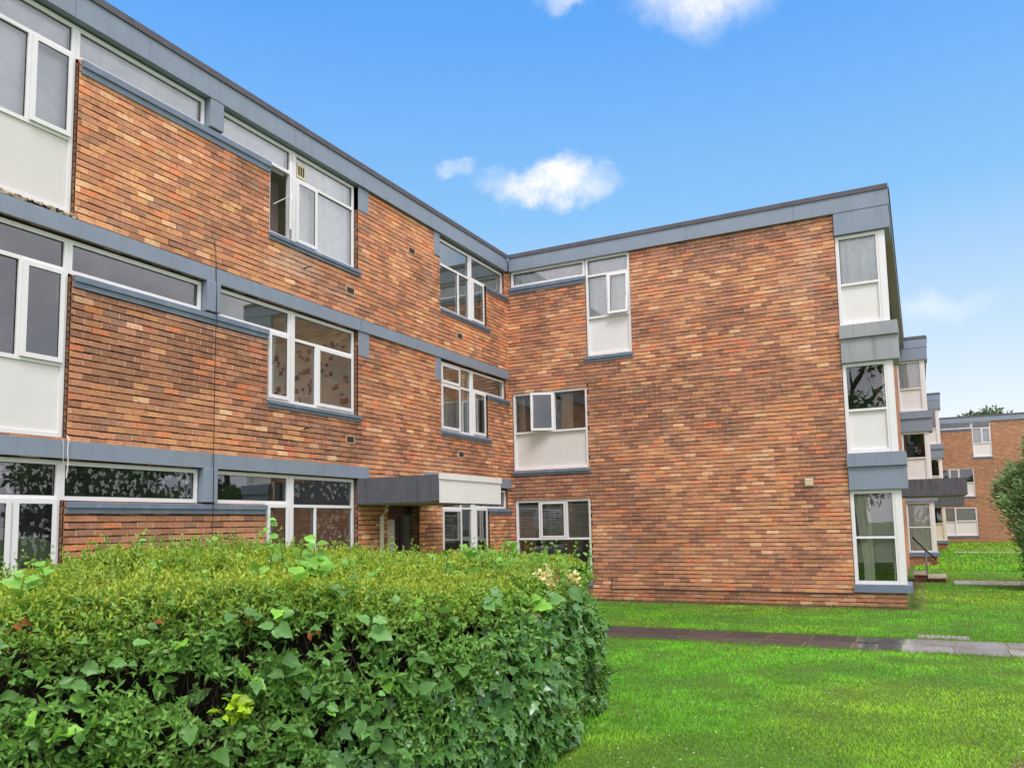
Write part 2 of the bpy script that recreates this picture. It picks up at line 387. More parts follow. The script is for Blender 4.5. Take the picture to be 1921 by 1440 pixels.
# ------------------------------------------------------------------ brickwork: every brick stands proud of raked joints
PAL = np.array([srgb(*c) for c in ((180, 130, 94), (198, 150, 108), (160, 116, 94), (138, 97, 82), (108, 79, 75), (204, 122, 84), (192, 104, 80), (214, 178, 140), (178, 124, 102), (124, 104, 94))])
def brick_cols(u, z, kind, seed):
    g = np.random.default_rng(seed); n = len(u)
    P = np.stack([u, np.zeros(n)+seed*3.7, z], 1)
    lo = N1(P, .55); mid = N2(P, 1.3); hi = N3(P, 2.2)
    wt = np.tile(np.array([2.6, 1.9, 2.2, 1.3, .55, .5, .25, .55, 1.6, .5]), (n, 1))
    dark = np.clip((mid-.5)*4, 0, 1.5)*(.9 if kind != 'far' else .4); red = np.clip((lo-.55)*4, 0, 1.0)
    light = np.clip((.42-mid)*5, 0, 1.5)
    zone = np.zeros(n)
    def blob(uc, zc, ru, rz, k):
        nonlocal zone
        zone = zone+k*np.clip(1.35-np.sqrt(((u-uc)/ru)**2+((z-zc)/rz)**2)+(hi-.5)*.8, 0, 1)
    if kind == 'A':
        blob(-10, 4.55, 2.6, .75, 1.4); blob(-8.6, 4.6, 1.6, .7, 1.0); blob(-7, 3.35, 1.3, .3, 1.3); blob(-8.6, 7.2, .7, .25, 1); blob(-2, 3.4, 1.4, .25, .8)
        blob(-10, 1.9, 2.5, .25, .9); blob(-6.8, 5.95, 1.2, .35, .7)
        red = red+.9*np.clip((u+7.2)/2, 0, 1)*np.clip((hi-.25)*2.5, 0, 1)
    if kind in ('B', 'far'):
        blob(5.6, 7.95, 3.2, .32, 1.6); blob(1.1, 7.3, 1.4, .3, .7); blob(2.6, 5.35, .9, .3, 1.0); blob(1.1, 2.65, 1.4, .3, 1.2); blob(3.2, 4.4, 1.0, .9, .8)
        blob(4.6, 4.6, 1.4, 1.0, .6)
        red = red+1.6*np.clip((2.6-z)/2.2, 0, 1)*np.clip((hi-.3)*2.5, 0, 1)
    dark = dark+zone*1.6
    wt[:, 3] += 2.2*dark; wt[:, 4] += 2.6*dark; wt[:, 2] += 1.2*dark; wt[:, 9] += .7*dark
    wt[:, 0] *= 1/(1+1.2*dark); wt[:, 1] *= 1/(1+2*dark); wt[:, 7] *= 1/(1+3*dark)
    wt[:, 5] += .45*red; wt[:, 6] += .25*red; wt[:, 8] += 1.8*red
    wt[:, 7] += .9*light; wt[:, 1] += 1.6*light
    cs = np.cumsum(wt, 1); r = g.random(n)*cs[:, -1]
    idx = (r[:, None] > cs).sum(1).clip(0, len(PAL)-1)
    c = PAL[idx]*g.uniform(.82, 1.16, (n, 1))*g.uniform(.95, 1.05, (n, 3))
    c = c*g.uniform(.86, 1.14, (n, 1)); c = 1.47*(c*.54+np.array(srgb(180, 126, 86) if kind == 'A' else srgb(179, 127, 93))*.46*(1-.24*np.clip(dark, 0, 1.2))[:, None])
    if kind == 'A': c = c*(1+.10*np.clip((z-5.2)/.6, 0, 1))[:, None]
    pale = np.zeros(n)
    for k_, uc, zc, ru, rz, a_ in (('A', -7.7, 6.05, .7, .22, .8), ('A', -6.6, 5.9, .6, .12, .5), ('A', -10.6, 4.45, .5, .12, .4), ('A', -9.6, 4.7, 2, .05, .4), ('A', -3, 3.0, .9, .2, .3), ('B', 7.15, 7.2, .13, 1.1, .55), ('B', 6.9, 6.6, .4, .7, .25), ('B', 2.6, 1.2, .5, .5, .2)):
        if k_ == kind: pale = np.maximum(pale, a_*np.clip(1.4-np.sqrt(((u-uc)/ru)**2+((z-zc)/rz)**2)+(hi-.5)*1.4, 0, 1))
    c = c*(1-.6*pale)[:, None]+np.array(srgb(214, 186, 166))*(.6*pale)[:, None]
    foot_dark = np.clip(1-(z+.1)/.45, 0, 1)*.35; c = c*(1-foot_dark)[:, None]  # bricks grow darker toward the ground
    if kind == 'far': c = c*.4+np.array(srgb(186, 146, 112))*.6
    return c, np.clip(zone, 0, 1)

def brick_wall(name, T, u0, u1, z0, z1, op, kind, seed, parent, label=None):
    g = np.random.default_rng(seed); CO, JT, PI_ = .0855, .0155, .237
    segs = []; perp = []
    for r in range(int(math.ceil((z1-z0)/CO))):
        za, zb = z0+r*CO, min(z0+(r+1)*CO, z1)
        cuts = sorted({u0, u1, *[q for o in op if o[3] > za and o[2] < zb for q in o[:2] if u0 < q < u1]})
        off = (r % 2)*PI_/2+g.uniform(-.012, .012)
        for a, e in zip(cuts[:-1], cuts[1:]):
            mid = (a+e)/2; lo, hi = za, zb
            for o in op:
                if o[0] < mid < o[1] and o[3] > za and o[2] < zb:
                    if o[2] > za: hi = min(hi, o[2])
                    elif o[3] < zb: lo = max(lo, o[3])
                    else: hi = lo
            if hi-lo < .02: continue
            k = math.floor((a-u0-off)/PI_)
            while u0+off+k*PI_ < e:
                x0, x1 = max(a, u0+off+k*PI_), min(e, u0+off+(k+1)*PI_)
                if x1-x0 > .035:
                    l, rr = (x0 if x0 == a else x0+.006), (x1 if x1 == e else x1-.006)
                    segs.append((l, rr, lo+(JT/2 if lo == za else 0), hi-(JT/2 if hi == zb else 0)))
                    if x1 < e: perp.append((x1-.0065, x1+.0065, lo+JT/2, hi-JT/2, len(segs)-1))
                k += 1
    S = np.array(segs); col, zone = brick_cols((S[:, 0]+S[:, 1])/2, (S[:, 2]+S[:, 3])/2, kind, seed)
    b = MB()
    dj = g.normal(0, .0018, len(S)).clip(-.004, .004); zj = g.normal(0, .0024, (len(S), 2)).clip(-.005, .005)
    for (l, rr, lo, hi), c, d, q in zip(segs, col, dj, zj):
        P = [T(l, -.03, lo+q[0]), T(rr, -.03, lo+q[0]), T(rr, d, lo+q[0]), T(l, d, lo+q[0]), T(l, -.03, hi+q[1]), T(rr, -.03, hi+q[1]), T(rr, d, hi+q[1]), T(l, d, hi+q[1])]
        b.hexa(P, 0, tuple(c), skip=(2,))
    if perp:
        Q = np.array(perp); _, zo = brick_cols((Q[:, 0]+Q[:, 1])/2, (Q[:, 2]+Q[:, 3])/2, kind, seed+50)
        lt = np.array(srgb(206, 178, 148))*1.25
        for (l, rr, lo, hi, si), zz in zip(perp, zo):
            j = min(int(si)+1, len(col)-1); c = (col[int(si)]+col[j])/2*g.uniform(.85, 1.1)
            dk = 1-min(1, c.mean()/.26)
            t = min(.95, (g.uniform(.35, .95) if g.random() < .30+.6*zz+1.2*max(0, dk) else g.uniform(0, .12)))
            b.quad(T, l, rr, (-.016 if g.random() < .03 else -.0022), lo+.001, hi-.001, 2, tuple(c*(1-t)+lt*t))
    us = sorted({u0, u1, *[q for o in op for q in o[:2] if u0 < q < u1]}); zs = sorted({z0, z1, *[q for o in op for q in o[2:4] if z0 < q < z1]})
    for a, e in zip(us[:-1], us[1:]):
        for c0, c1 in zip(zs[:-1], zs[1:]):
            if any(o[0] < (a+e)/2 < o[1] and o[2] < (c0+c1)/2 < o[3] for o in op): continue
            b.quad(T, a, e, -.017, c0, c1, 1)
    rc = np.array(srgb(160, 120, 96))
    for o in op:                                               # brick returns round each opening
        for uu in o[:2]:
            if not (u0 < uu < u1): continue
            z = o[2]
            while z < o[3]-.01:
                zz = min(z+CO, o[3]); c = tuple(rc*g.uniform(.7, 1.15))
                if z > z1 or any(p is not o and p[0]-.01 <= uu <= p[1]+.01 and p[2]-.01 < (z+zz)/2 < p[3]+.01 for p in op): z = zz; continue
                b.poly([T(uu, -.004, z+.012), T(uu, -.004, zz), T(uu, -.22, zz), T(uu, -.22, z+.012)], 0, c)
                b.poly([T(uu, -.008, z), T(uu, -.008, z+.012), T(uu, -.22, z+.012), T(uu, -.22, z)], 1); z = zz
        for z in o[2:4]:
            if not (z0 < z < z1): continue
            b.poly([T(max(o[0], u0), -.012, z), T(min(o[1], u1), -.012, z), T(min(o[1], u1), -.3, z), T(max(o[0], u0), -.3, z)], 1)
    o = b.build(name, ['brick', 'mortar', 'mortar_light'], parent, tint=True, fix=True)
    if label: o['label'] = label
    return o

# ------------------------------------------------------------------ windows
GD = -.088
class Win:
    """one window: frame mesh with child meshes for sashes, glass, panels"""
    def __init__(s, T, parent, label=None, mat='upvc', fd=(-.13, -.055)):
        s.T, s.parent, s.label, s.mat, s.fd = T, parent, label, mat, fd
        s.fr, s.gl, s.pa, s.ga = MB(), MB(), MB(), MB(); s.sash = []; s.t = .052; s.panel_mat = 'panel'
    def bar(s, u0, u1, z0, z1, dd=0): s.fr.box(s.T, u0, u1, s.fd[0], s.fd[1]+dd, z0, z1)
    def rect(s, u0, u1, z0, z1, node, edge=(1, 1, 1, 1)):
        t = s.t; l, r, bo, to = edge
        if l: s.bar(u0, u0+t*l, z0, z1)
        if r: s.bar(u1-t*r, u1, z0, z1)
        a, e = u0+t*l, u1-t*r
        if bo: s.bar(a, e, z0, z0+t*bo)
        if to: s.bar(a, e, z1-t*to, z1)
        s.lay(node, a, e, z0+t*bo, z1-t*to)
    def lay(s, nd, u0, u1, z0, z1):
        h = .024
        if nd[0] == 'v':
            e = [u0, *nd[1], u1]
            for q in nd[1]: s.bar(q-h, q+h, z0, z1)
            for i, k in enumerate(nd[2]): s.lay(k, e[i]+(h if i else 0), e[i+1]-(h if i < len(nd[1]) else 0), z0, z1)
        elif nd[0] == 'h':
            e = [z0, *nd[1], z1]
            for q in nd[1]: s.bar(u0, u1, q-h, q+h)
            for i, k in enumerate(nd[2]): s.lay(k, u0, u1, e[i]+(h if i else 0), e[i+1]-(h if i < len(nd[1]) else 0))
        elif nd[0] == 'g':
            s.gl.quad(s.T, u0, u1, GD, z0, z1)
            k = .007
            for q in ((u0, u0+k, z0, z1), (u1-k, u1, z0, z1), (u0+k, u1-k, z0, z0+k), (u0+k, u1-k, z1-k, z1)): s.ga.box(s.T, q[0], q[1], -.1, -.082, q[2], q[3])
        elif nd[0] == 'p':
            s.pa.box(s.T, u0, u1, -.105, -.075, z0, z1)
        elif nd[0] == 'c':                                     # casement: sash proud of the frame; hinge 'l' 'r' 't' and opening angle
            ang = nd[2] if len(nd) > 2 else 0; hinge = nd[1] if len(nd) > 1 else 'l'
            g = .004; a, e, b_, c = u0+g-.012, u1-g+.012, z0+g-.012, z1-g+.012; k = .056
            ca, sa = math.cos(R(ang)), math.sin(R(ang))
            def X(u, d, z):
                dd = d+.055
                if hinge == 'r': x = u-e; return s.T(e+x*ca+dd*sa, -.054+dd*ca-x*sa, z)
                if hinge == 'l': x = u-a; return s.T(a+x*ca-dd*sa, -.054+dd*ca+x*sa, z)
                x = z-c; return s.T(u, -.054+dd*ca-x*sa, c+x*ca+dd*sa)
            m = MB(); G2 = MB()
            def hb(p, u0, u1, d0, d1, z0, z1): p.hexa([X(u0, d0, z0), X(u1, d0, z0), X(u1, d1, z0), X(u0, d1, z0), X(u0, d0, z1), X(u1, d0, z1), X(u1, d1, z1), X(u0, d1, z1)])
            for q in ((a, a+k, b_, c), (e-k, e, b_, c), (a+k, e-k, b_, b_+k), (a+k, e-k, c-k, c)): hb(m, q[0], q[1], -.052, -.026, q[2], q[3])
            q = .006
            for w_ in ((a+k, a+k+q, b_+k, c-k), (e-k-q, e-k, b_+k, c-k), (a+k+q, e-k-q, b_+k, b_+k+q), (a+k+q, e-k-q, c-k-q, c-k)): hb(s.ga, w_[0], w_[1], -.048, -.034, w_[2], w_[3])
            s.gl.poly([X(a+k, -.04, b_+k), X(e-k, -.04, b_+k), X(e-k, -.04, c-k), X(a+k, -.04, c-k)])
            if ang > 2 or (len(nd) > 3):
                hu = a+.028 if hinge == 'r' else e-.028
                hb(m, hu-.008, hu+.008, -.026, -.010, (b_+c)/2-.06, (b_+c)/2+.04)
            s.sash.append(m)
    def done(s):
        o = s.fr.build('window', s.mat, s.parent, fix=True)
        if s.label: o['label'] = s.label
        if s.gl.f: s.gl.build('pane', 'glass', o)
        if s.ga.f: s.ga.build('glazing_gasket', 'gasket', o, fix=True)
        if s.pa.f: s.pa.build('panel', s.panel_mat, o, fix=True)
        for m in s.sash: m.build('casement', s.mat, o, fix=True)
        return o
g_, p_ = ('g',), ('p',)

def sill(T, parent, u0, u1, zt, zb, out=.045, mat='lead'):
    h = zt-zb; b = MB()
    b.prism(T, u0, u1, [(-.07, zt), (-.07, zb+.02), (.004, zb), (out*.45, zb), (out*.45, zb+h*.40), (out, zb+h*.46), (out, zt-.012)])
    b.build('sill', mat, parent, fix=True)

def room(b, T, u0, u1, z0, z1, d=-3.4, mi=0, d0=-.16, back=True):
    """an open fronted box: floor, ceiling, back and sides"""
    P = lambda u, dd, z: T(u, dd, z)
    if back: b.poly([P(u0, d, z0), P(u1, d, z0), P(u1, d, z1), P(u0, d, z1)], mi)
    for u in (u0, u1): b.poly([P(u, d0, z0), P(u, d, z0), P(u, d, z1), P(u, d0, z1)], mi)
    for z, m2 in ((z0, mi+1), (z1, mi)): b.poly([P(u0, d0, z), P(u1, d0, z), P(u1, d, z), P(u0, d, z)], m2)

def drape(name, T, u0, u1, z0, z1, d, mat, label, cat='curtain', amp=.03, waves=6, gather=0, seed=0, group=None, hem=0):
    """a hanging cloth with folds; gather pulls its lower half to one side"""
    g = np.random.default_rng(seed); nu, nz = max(24, int((u1-u0)*60)), 14
    ph = g.uniform(0, 6.28, 3); V = []; F = []
    for j in range(nz+1):
        t = j/nz; z = z1+(z0-z1)*t
        for i in range(nu+1):
            s = i/nu; uu = u0+(u1-u0)*s
            if gather: uu = (u0 if gather < 0 else u1)+(uu-(u0 if gather < 0 else u1))*(1-.45*min(1, t*1.3)*abs(gather))
            k = 2*math.pi*waves*s
            dd = d+amp*(.6*math.sin(k+ph[0]+.6*math.sin(2.1*t))+.35*math.sin(1.7*k+ph[1])+.25*math.sin(.37*k+ph[2]))
            V.append(T(uu, dd, z+hem*math.sin(3*s+ph[0])*(1 if j == nz else 0)))
    for j in range(nz):
        for i in range(nu):
            a = j*(nu+1)+i; F.append((a, a+1, a+nu+2, a+nu+1))
    b = MB(); b.v = V; b.f = F; b.m = [0]*len(F); b.c = [(1, 1, 1)]*len(F)
    c0 = np.array(V).mean(0); c0[2] = np.array(V)[:, 2].min()
    o = b.build(name, mat, None, loc=tuple(c0), smooth=True)
    return tag(o, label, cat, group)

def blind(T, u0, u1, z0, z1, d, label, pitch=.05, tilt=.55, group=None, mat='slat'):
    b = MB(); z = z1-.03; w_ = .024
    b.box(T, u0, u1, d-.02, d+.02, z1-.028, z1)
    while z > z0+.02:
        z -= pitch; ca, sa = w_*math.cos(tilt), w_*math.sin(tilt)
        b.prism(T, u0+.01, u1-.01, [(d-ca, z+sa), (d+ca, z-sa), (d+ca, z-sa+.003), (d-ca, z+sa+.003)])
    for q in (u0+.08, u1-.08): b.box(T, q-.002, q+.002, d+.024, d+.026, z0, z1-.03)
    c0 = T((u0+u1)/2, d, z0)
    return tag(b.build('venetian_blind', mat, None, loc=c0, fix=True), label, 'blind', group)

def fascia(T, parent, u0, u1, zb=8.08, zt=8.51, front=.06, mitre=0):
    b = MB(); e = [u0, *[q for q in (-14.2, -11.6, -9.33, -6.9, -4.4, -2.1, 2.3, 4.6, 6.9) if u0+.3 < q < u1-.3], u1]
    for p, q in zip(e[:-1], e[1:]): b.box(T, p+.0025, q-.0025, -.14, front, zb, zt-.10)
    b.build('fascia', 'paint', parent, fix=True)
    b = MB(); b.box(T, u0, u1, -.14, front+.022, zt-.097, zt); b.build('roof_edge', 'felt', parent, fix=True)
def band(T, parent, u0, u1, z0, z1, joints=(), d=.035, mat='paint'):
    b = MB(); e = [u0, *joints, u1]
    for a, c in zip(e[:-1], e[1:]): b.box(T, a+.004, c-.004, -.10, d, z0, z1)
    b.build('concrete_band', mat, parent, fix=True)
def pad(T, parent, u0, u1, z0, z1, d=.055, label=None):
    b = MB(); b.box(T, u0, u1, -.21, d, z0, z1); o = b.build('concrete_pad', 'paint', parent, fix=True)
    md = o.modifiers.new('soft', 'BEVEL'); md.width = .012; md.segments = 2
def airbrick(T, parent, u0, z0):
    b = MB(); b.box(T, u0, u0+.225, -.02, .009, z0, z0+.014, 1); b.box(T, u0, u0+.225, -.02, .009, z0+.122, z0+.136, 1)
    for q in (u0, u0+.213): b.box(T, q, q+.012, -.02, .009, z0+.014, z0+.122, 1)
    for i in range(4): b.box(T, u0+.012, u0+.213, .004, .007, z0+.022+i*.027, z0+.034+i*.027, 0)
    b.box(T, u0+.012, u0+.213, -.02, .004, z0+.014, z0+.122, 2)  # black block paints the shade behind the grille
    b.build('air_brick', ['terracotta', 'coping', 'gasket'], parent, fix=True)

# ------------------------------------------------------------------ the L shaped block
def frameA(ox, oy): return lambda u, d, z: (ox+d, oy+u, z)
def frameB(ox, oy): return lambda u, d, z: (ox+u, oy-d, z)
TA, TB = frameA(0, 0), frameB(0, 0)
main = empty('apartment_block', (0, 0, 0), 'three storey brown brick L shaped apartment block with blue grey bands, nearest the hedge', 'building')

ops = []
for (zs0, zs1, zm, zt) in ((7.62, 8.06, 6.45, 5.62), (4.88, 5.34, 3.78, 2.89), (2.15, 2.645, 1.08, .2)):
    ops += [(-12.64, -11.48, zt, zs1), (-11.48, -9.47, zs0, zs1), (-9.24, -8.23, zs0, zs1), (-8.23, -5.98, zm, zs1), (-3.16, -1.10, zm-.02, zs1), (-1.10, -.17, zs0-.14 if zs0 > 7 else zs0-.05, zs1)]
ops += [(-9.47, -9.24, 7.5, 8.06), (-9.47, -9.24, 4.8, 5.34), (-9.47, -9.24, 2.05, 2.645)]
ops += [(-5.10, -4.03, -.1, 2.2)]
ops = [o for o in ops if not (o[0] == -9.47 and o[2] in (7.5, 4.8, 2.05))]
brick_wall('brick_wall', TA, -17.0, .02, -.15, 8.06, ops, 'A', 3, main)

b = MB()
rooms = [(-12.72, -9.38), (-9.33, -5.86), (-3.3, -.02)]
for z0, z1 in ((.05, 2.70), (2.80, 5.40), (5.52, 8.12)):
    for i, (a, e) in enumerate(rooms):
        b = MB(); room(b, TA, a, e, z0, z1, -3.6, 0, back=(z0 < 1 or i == 0)); b.build('room', ['int_pink' if (i == 1 and z0 > 5) else 'int', 'int_dark'], main)  # most upper rooms have no back wall, left open to let light in
for z0, z1 in ((.05, 2.70), (2.80, 5.40), (5.52, 8.12)):
    for a, e, d in ((.02, 3.3, -2.6), (6.6, 8.40, -3.0)): b = MB(); room(b, TB, a, e, z0, z1, d); b.build('room', ['int', 'int_dark'], main)

# windows of the long wall: three columns on three floors
def g1(zs0, zs1, zp, zb, door=False, lab=None):
    W_ = Win(TA, main, lab)
    W_.rect(-11.50, -9.50, zs0, zs1, g_)
    if door:
        W_.rect(-12.62, -11.502, zb, zs1, ('h', [zs0+.03], [('v', [-12.06], [('c', 'l'), ('c', 'r')]), g_]))
    else:
        W_.rect(-12.62, -11.502, zb, zs1, ('h', [zp, zs0+.03], [p_, ('v', [-12.06], [('g',) if lab else ('g',), ('c', 'r')]), g_]))
    if zs0 > 7: W_.panel_mat = 'panel_dirty'
    return W_.done()
g1(7.63, 8.055, 6.57, 5.63); g1(4.895, 5.32, 3.77, 2.90); g1(2.16, 2.63, 0, .22, True)
sill(TA, main, -11.46, -8.24, 7.62, 7.44); sill(TA, main, -11.46, -8.24, 4.885, 4.73); sill(TA, main, -11.46, -8.24, 2.15, 2.01)
def g2(zs0, zs1, zb, open_=0, lab=None):
    W_ = Win(TA, main, lab)
    W_.rect(-9.225, -7.675, zs0, zs1, g_)
    W_.rect(-8.215, -7.675, zb, zs0-.002, ('c', 'r', open_), (1, 1, 1, .01))
    W_.bar(-7.672, -7.625, zb-.01, zs1, .012)
    W_.rect(-7.622, -6.04, zb, zs1, ('h', [zs0-.02], [('v', [-7.05], [('c', 'l') if zs0 > 7 else g_, g_ if zs0 > 7 or zs0 < 3 else ('c', 'r')]), g_]))
    o = W_.done()
    sill(TA, main, -8.24, -5.93, zb-.005, zb-.12)
    return o
wtop = g2(7.63, 8.055, 6.48, 43, 'window with its left casement standing open'); g2(4.885, 5.32, 3.79); g2(2.16, 2.63, 1.10)
# open casement's stay and the little window vent
b = MB(); b.tube([TA(-8.10, -.04, 6.98), TA(-7.86, .10, 7.18)], .007, 5); b.build('casement_stay', 'upvc', wtop, fix=True)
b = MB(); b.box(TA, -7.54, -7.34, -.086, -.055, 7.66, 7.90, 0); 
for k in range(3): b.box(TA, -7.52+k*.055, -7.485+k*.055, -.055, -.05, 7.70, 7.86, 1)
b.build('window_vent', ['vent', 'terracotta'], wtop, fix=True)
def g3(zs0, zs1, zb, zst, variant):
    W_ = Win(TA, main)
    left = {0: ('h', [zst], [('v', [-2.30], [g_, g_]), g_]), 1: ('v', [-2.30], [('h', [zst], [('c', 'l'), ('c', 't')]), ('h', [zst], [g_, g_])]),
            2: ('v', [-2.30], [('h', [zst], [('c', 'l'), g_]), ('h', [zst], [g_, g_])])}[variant]
    W_.rect(-3.14, -1.80, zb, zs1, left)
    W_.bar(-1.798, -1.752, zb, zs1, .012)
    W_.rect(-1.75, -.18, zst+.006, zs1, g_)
    W_.rect(-1.75, -1.115, zb, zst+.004, ('c', 'l'), (1, 1, 1, .01))
    W_.done()
    sill(TA, main, -3.16, -.98, zb-.005, zb-.12); sill(TA, main, -1.10, -.015, zst, zst-.12)
g3(7.63, 8.02, 6.45, 7.45, 0); g3(4.885, 5.30, 3.80, 4.83, 1); g3(2.16, 2.60, 1.10, 2.15, 2)

# concrete bands, pads, fascia
fascia(TA, main, -17, -.085)
band(TA, main, -17, -.035, 5.345, 5.56, [-9.33, -5.95, -4.11]); band(TA, main, -17, -5.70, 2.65, 2.86, [-9.33]); band(TA, main, -3.86, -.03, 2.65, 2.87)
for z0, z1 in ((7.645, 8.078), (4.90, 5.342), (2.165, 2.647)): pad(TA, main, -9.482, -9.232, z0, z1)
for u0, u1, z0, z1 in ((-5.98, -5.67, 7.62, 8.078), (-5.97, -5.66, 4.88, 5.342), (-3.39, -3.165, 7.56, 8.078), (-3.38, -3.165, 4.84, 5.342)): pad(TA, main, u0, u1, z0, z1, .012)
for u, z in ((-6.32, 5.965), (-6.32, 3.262), (-2.48, 3.262), (-2.47, 5.915), (-4.35, 7.30)): airbrick(TA, main, u, z)

b = MB(); gq = np.random.default_rng(5)
for k in range(90):
    u = gq.uniform(-12.62, -11.44); z = 5.563+gq.uniform(0, .04); s_ = gq.uniform(.012, .035)
    p = [TA(u+dx*s_+gq.normal(0, .004), -.02+dd*(.03+gq.uniform(0, .03))+gq.normal(0, .004), z+dz*s_*.8+gq.normal(0, .004)) for dz in (0, 1) for dx, dd in ((-1, 0), (1, 0), (1, 1), (-1, 1))]
    b.hexa(p, int(gq.random() < .3))
b.build('crumbled_mortar', ['coping', 'terracotta'], main, fix=True)
for u, z in ((-7.42, 6.10), (-7.40, 3.40)):
    b = MB(); b.tube([TA(u, -.01, z), TA(u, .07, z+.01), TA(u+.07, .11, z+.03)], .011, 5); b.build('wall_bracket', 'cable', main, fix=True)
# porch: canopy, door recess and drain pipe
b = MB(); b.box(TA, -6.02, -3.90, .006, 1.745, 2.19, 2.645, 0); b.box(TA, -6.0, -3.92, .05, 1.70, 2.175, 2.189, 1)
cp = b.build('canopy', ['concrete_dark', 'soffit'], main, fix=True)
b = MB(); b.box(TA, -6.045, -3.88, 1.747, 1.775, 2.165, 2.56, 0); b.box(TA, -6.055, -3.87, 1.747, 1.795, 2.562, 2.665, 0); b.box(TA, -6.05, -6.022, 1.60, 1.745, 2.2, 2.64, 1)
b.build('fascia_board', ['white_board', 'concrete_dark'], cp, fix=True)
b = MB(); b.quad(TA, -5.1, -4.03, -1.35, 0, 2.3, 0); b.poly([TA(-5.10, -.2, 0), TA(-5.10, -1.35, 0), TA(-5.10, -1.35, 2.2), TA(-5.10, -.2, 2.2)], 0); b.poly([TA(-4.03, -.2, 0), TA(-4.03, -1.35, 0), TA(-4.03, -1.35, 2.2), TA(-4.03, -.2, 2.2)], 0); b.quad(TA, -5.1, -4.03, -.19, 2.0, 2.2, 1)
b.build('porch_recess', ['int_dark', 'door'], main)
b = MB()
for q in ((-5.08, -5.02, 0, 2.0), (-4.50, -4.44, 0, 2.0), (-5.02, -4.50, 1.92, 2.0), (-5.02, -4.50, .02, .9)): b.box(TA, q[0], q[1], -.28, -.20, q[2], q[3])
dr = b.build('door', 'door', main, fix=True)
b = MB(); b.quad(TA, -5.02, -4.50, -.24, .9, 1.92); b.build('door_glass', 'glass', dr)
b = MB(); b.box(TA, -5.015, -4.505, -.262, -.252, .9, 1.915); b.build('door_screen', 'net', dr, fix=True)
b = MB(); b.box(TA, -4.38, -4.33, -.30, -.22, 0, 2.0); b.build('door_post', 'door', main, fix=True)
b = MB(); b.tube([TA(-5.32, .16, 2.175), TA(-5.32, .15, 2.10), TA(-5.36, .06, 1.97), TA(-5.36, .055, 0)], .042, 10); b.box(TA, -5.45, -5.27, .0, .03, 1.80, 1.83); b.build('drain_pipe', 'cream_pvc', main, fix=True)

# end wall facing the lawn: a function, because the far block repeats it
def bay_stack(T, E, parent, u0, u1, styles, corner_mat='upvc'):
    """the corner windows at the end of a block: T is the south face, E the east face"""
    for (z0, z1, zt), st in zip(((.46, 2.325, 1.385), (3.075, 4.915, 3.95), (5.70, 7.60, 6.56)), styles):
        W_ = Win(T, parent, fd=(-.13, -.03)); W_.t = .07
        if st == 'panel': nd = ('h', [zt], [p_, g_])
        else: nd = ('h', [zt], [g_, g_])
        if st == 'cream': W_.mat = 'cream_pvc'; W_.panel_mat = 'cream_pvc'; nd = ('h', [zt], [p_, g_])
        W_.rect(u0, u1-.13, z0, z1, nd, (1, .6, 1, 1)); W_.bar(u1-.128, u1, z0, z1, .008)
        W_.done()
        W_ = Win(E, parent, fd=(-.13, -.03)); W_.t = .06
        W_.rect(.135, 1.05, z0, z1, nd, (.6, 1, 1, 1)); W_.done()
    for z0, z1, za in ((5.42, 5.69, 4.92), (2.80, 3.06, 2.33)):
        mt = 'paint_pale' if (z0 > 5 and styles[0] == 'glass') else 'paint'
        b = MB(); b.box(T, u0-.01, u1+.13, -.9, .10, z0, z1, 0); b.build('concrete_slab', mt, parent, fix=True)
        b = MB(); b.box(T, u0, u1+.12, -.9, .05, za+.004, z0-.004, 0); b.build('apron_panel', mt, parent, fix=True)
    b = MB(); b.box(T, u0, u1+.10, -.9, .05, 7.612, 8.075); b.build('apron_panel', 'paint', parent, fix=True)
    b = MB(); b.box(T, u0-.02, u1+.08, -1.1, .06, .31, .452); b.build('sill', 'lead', parent, fix=True)

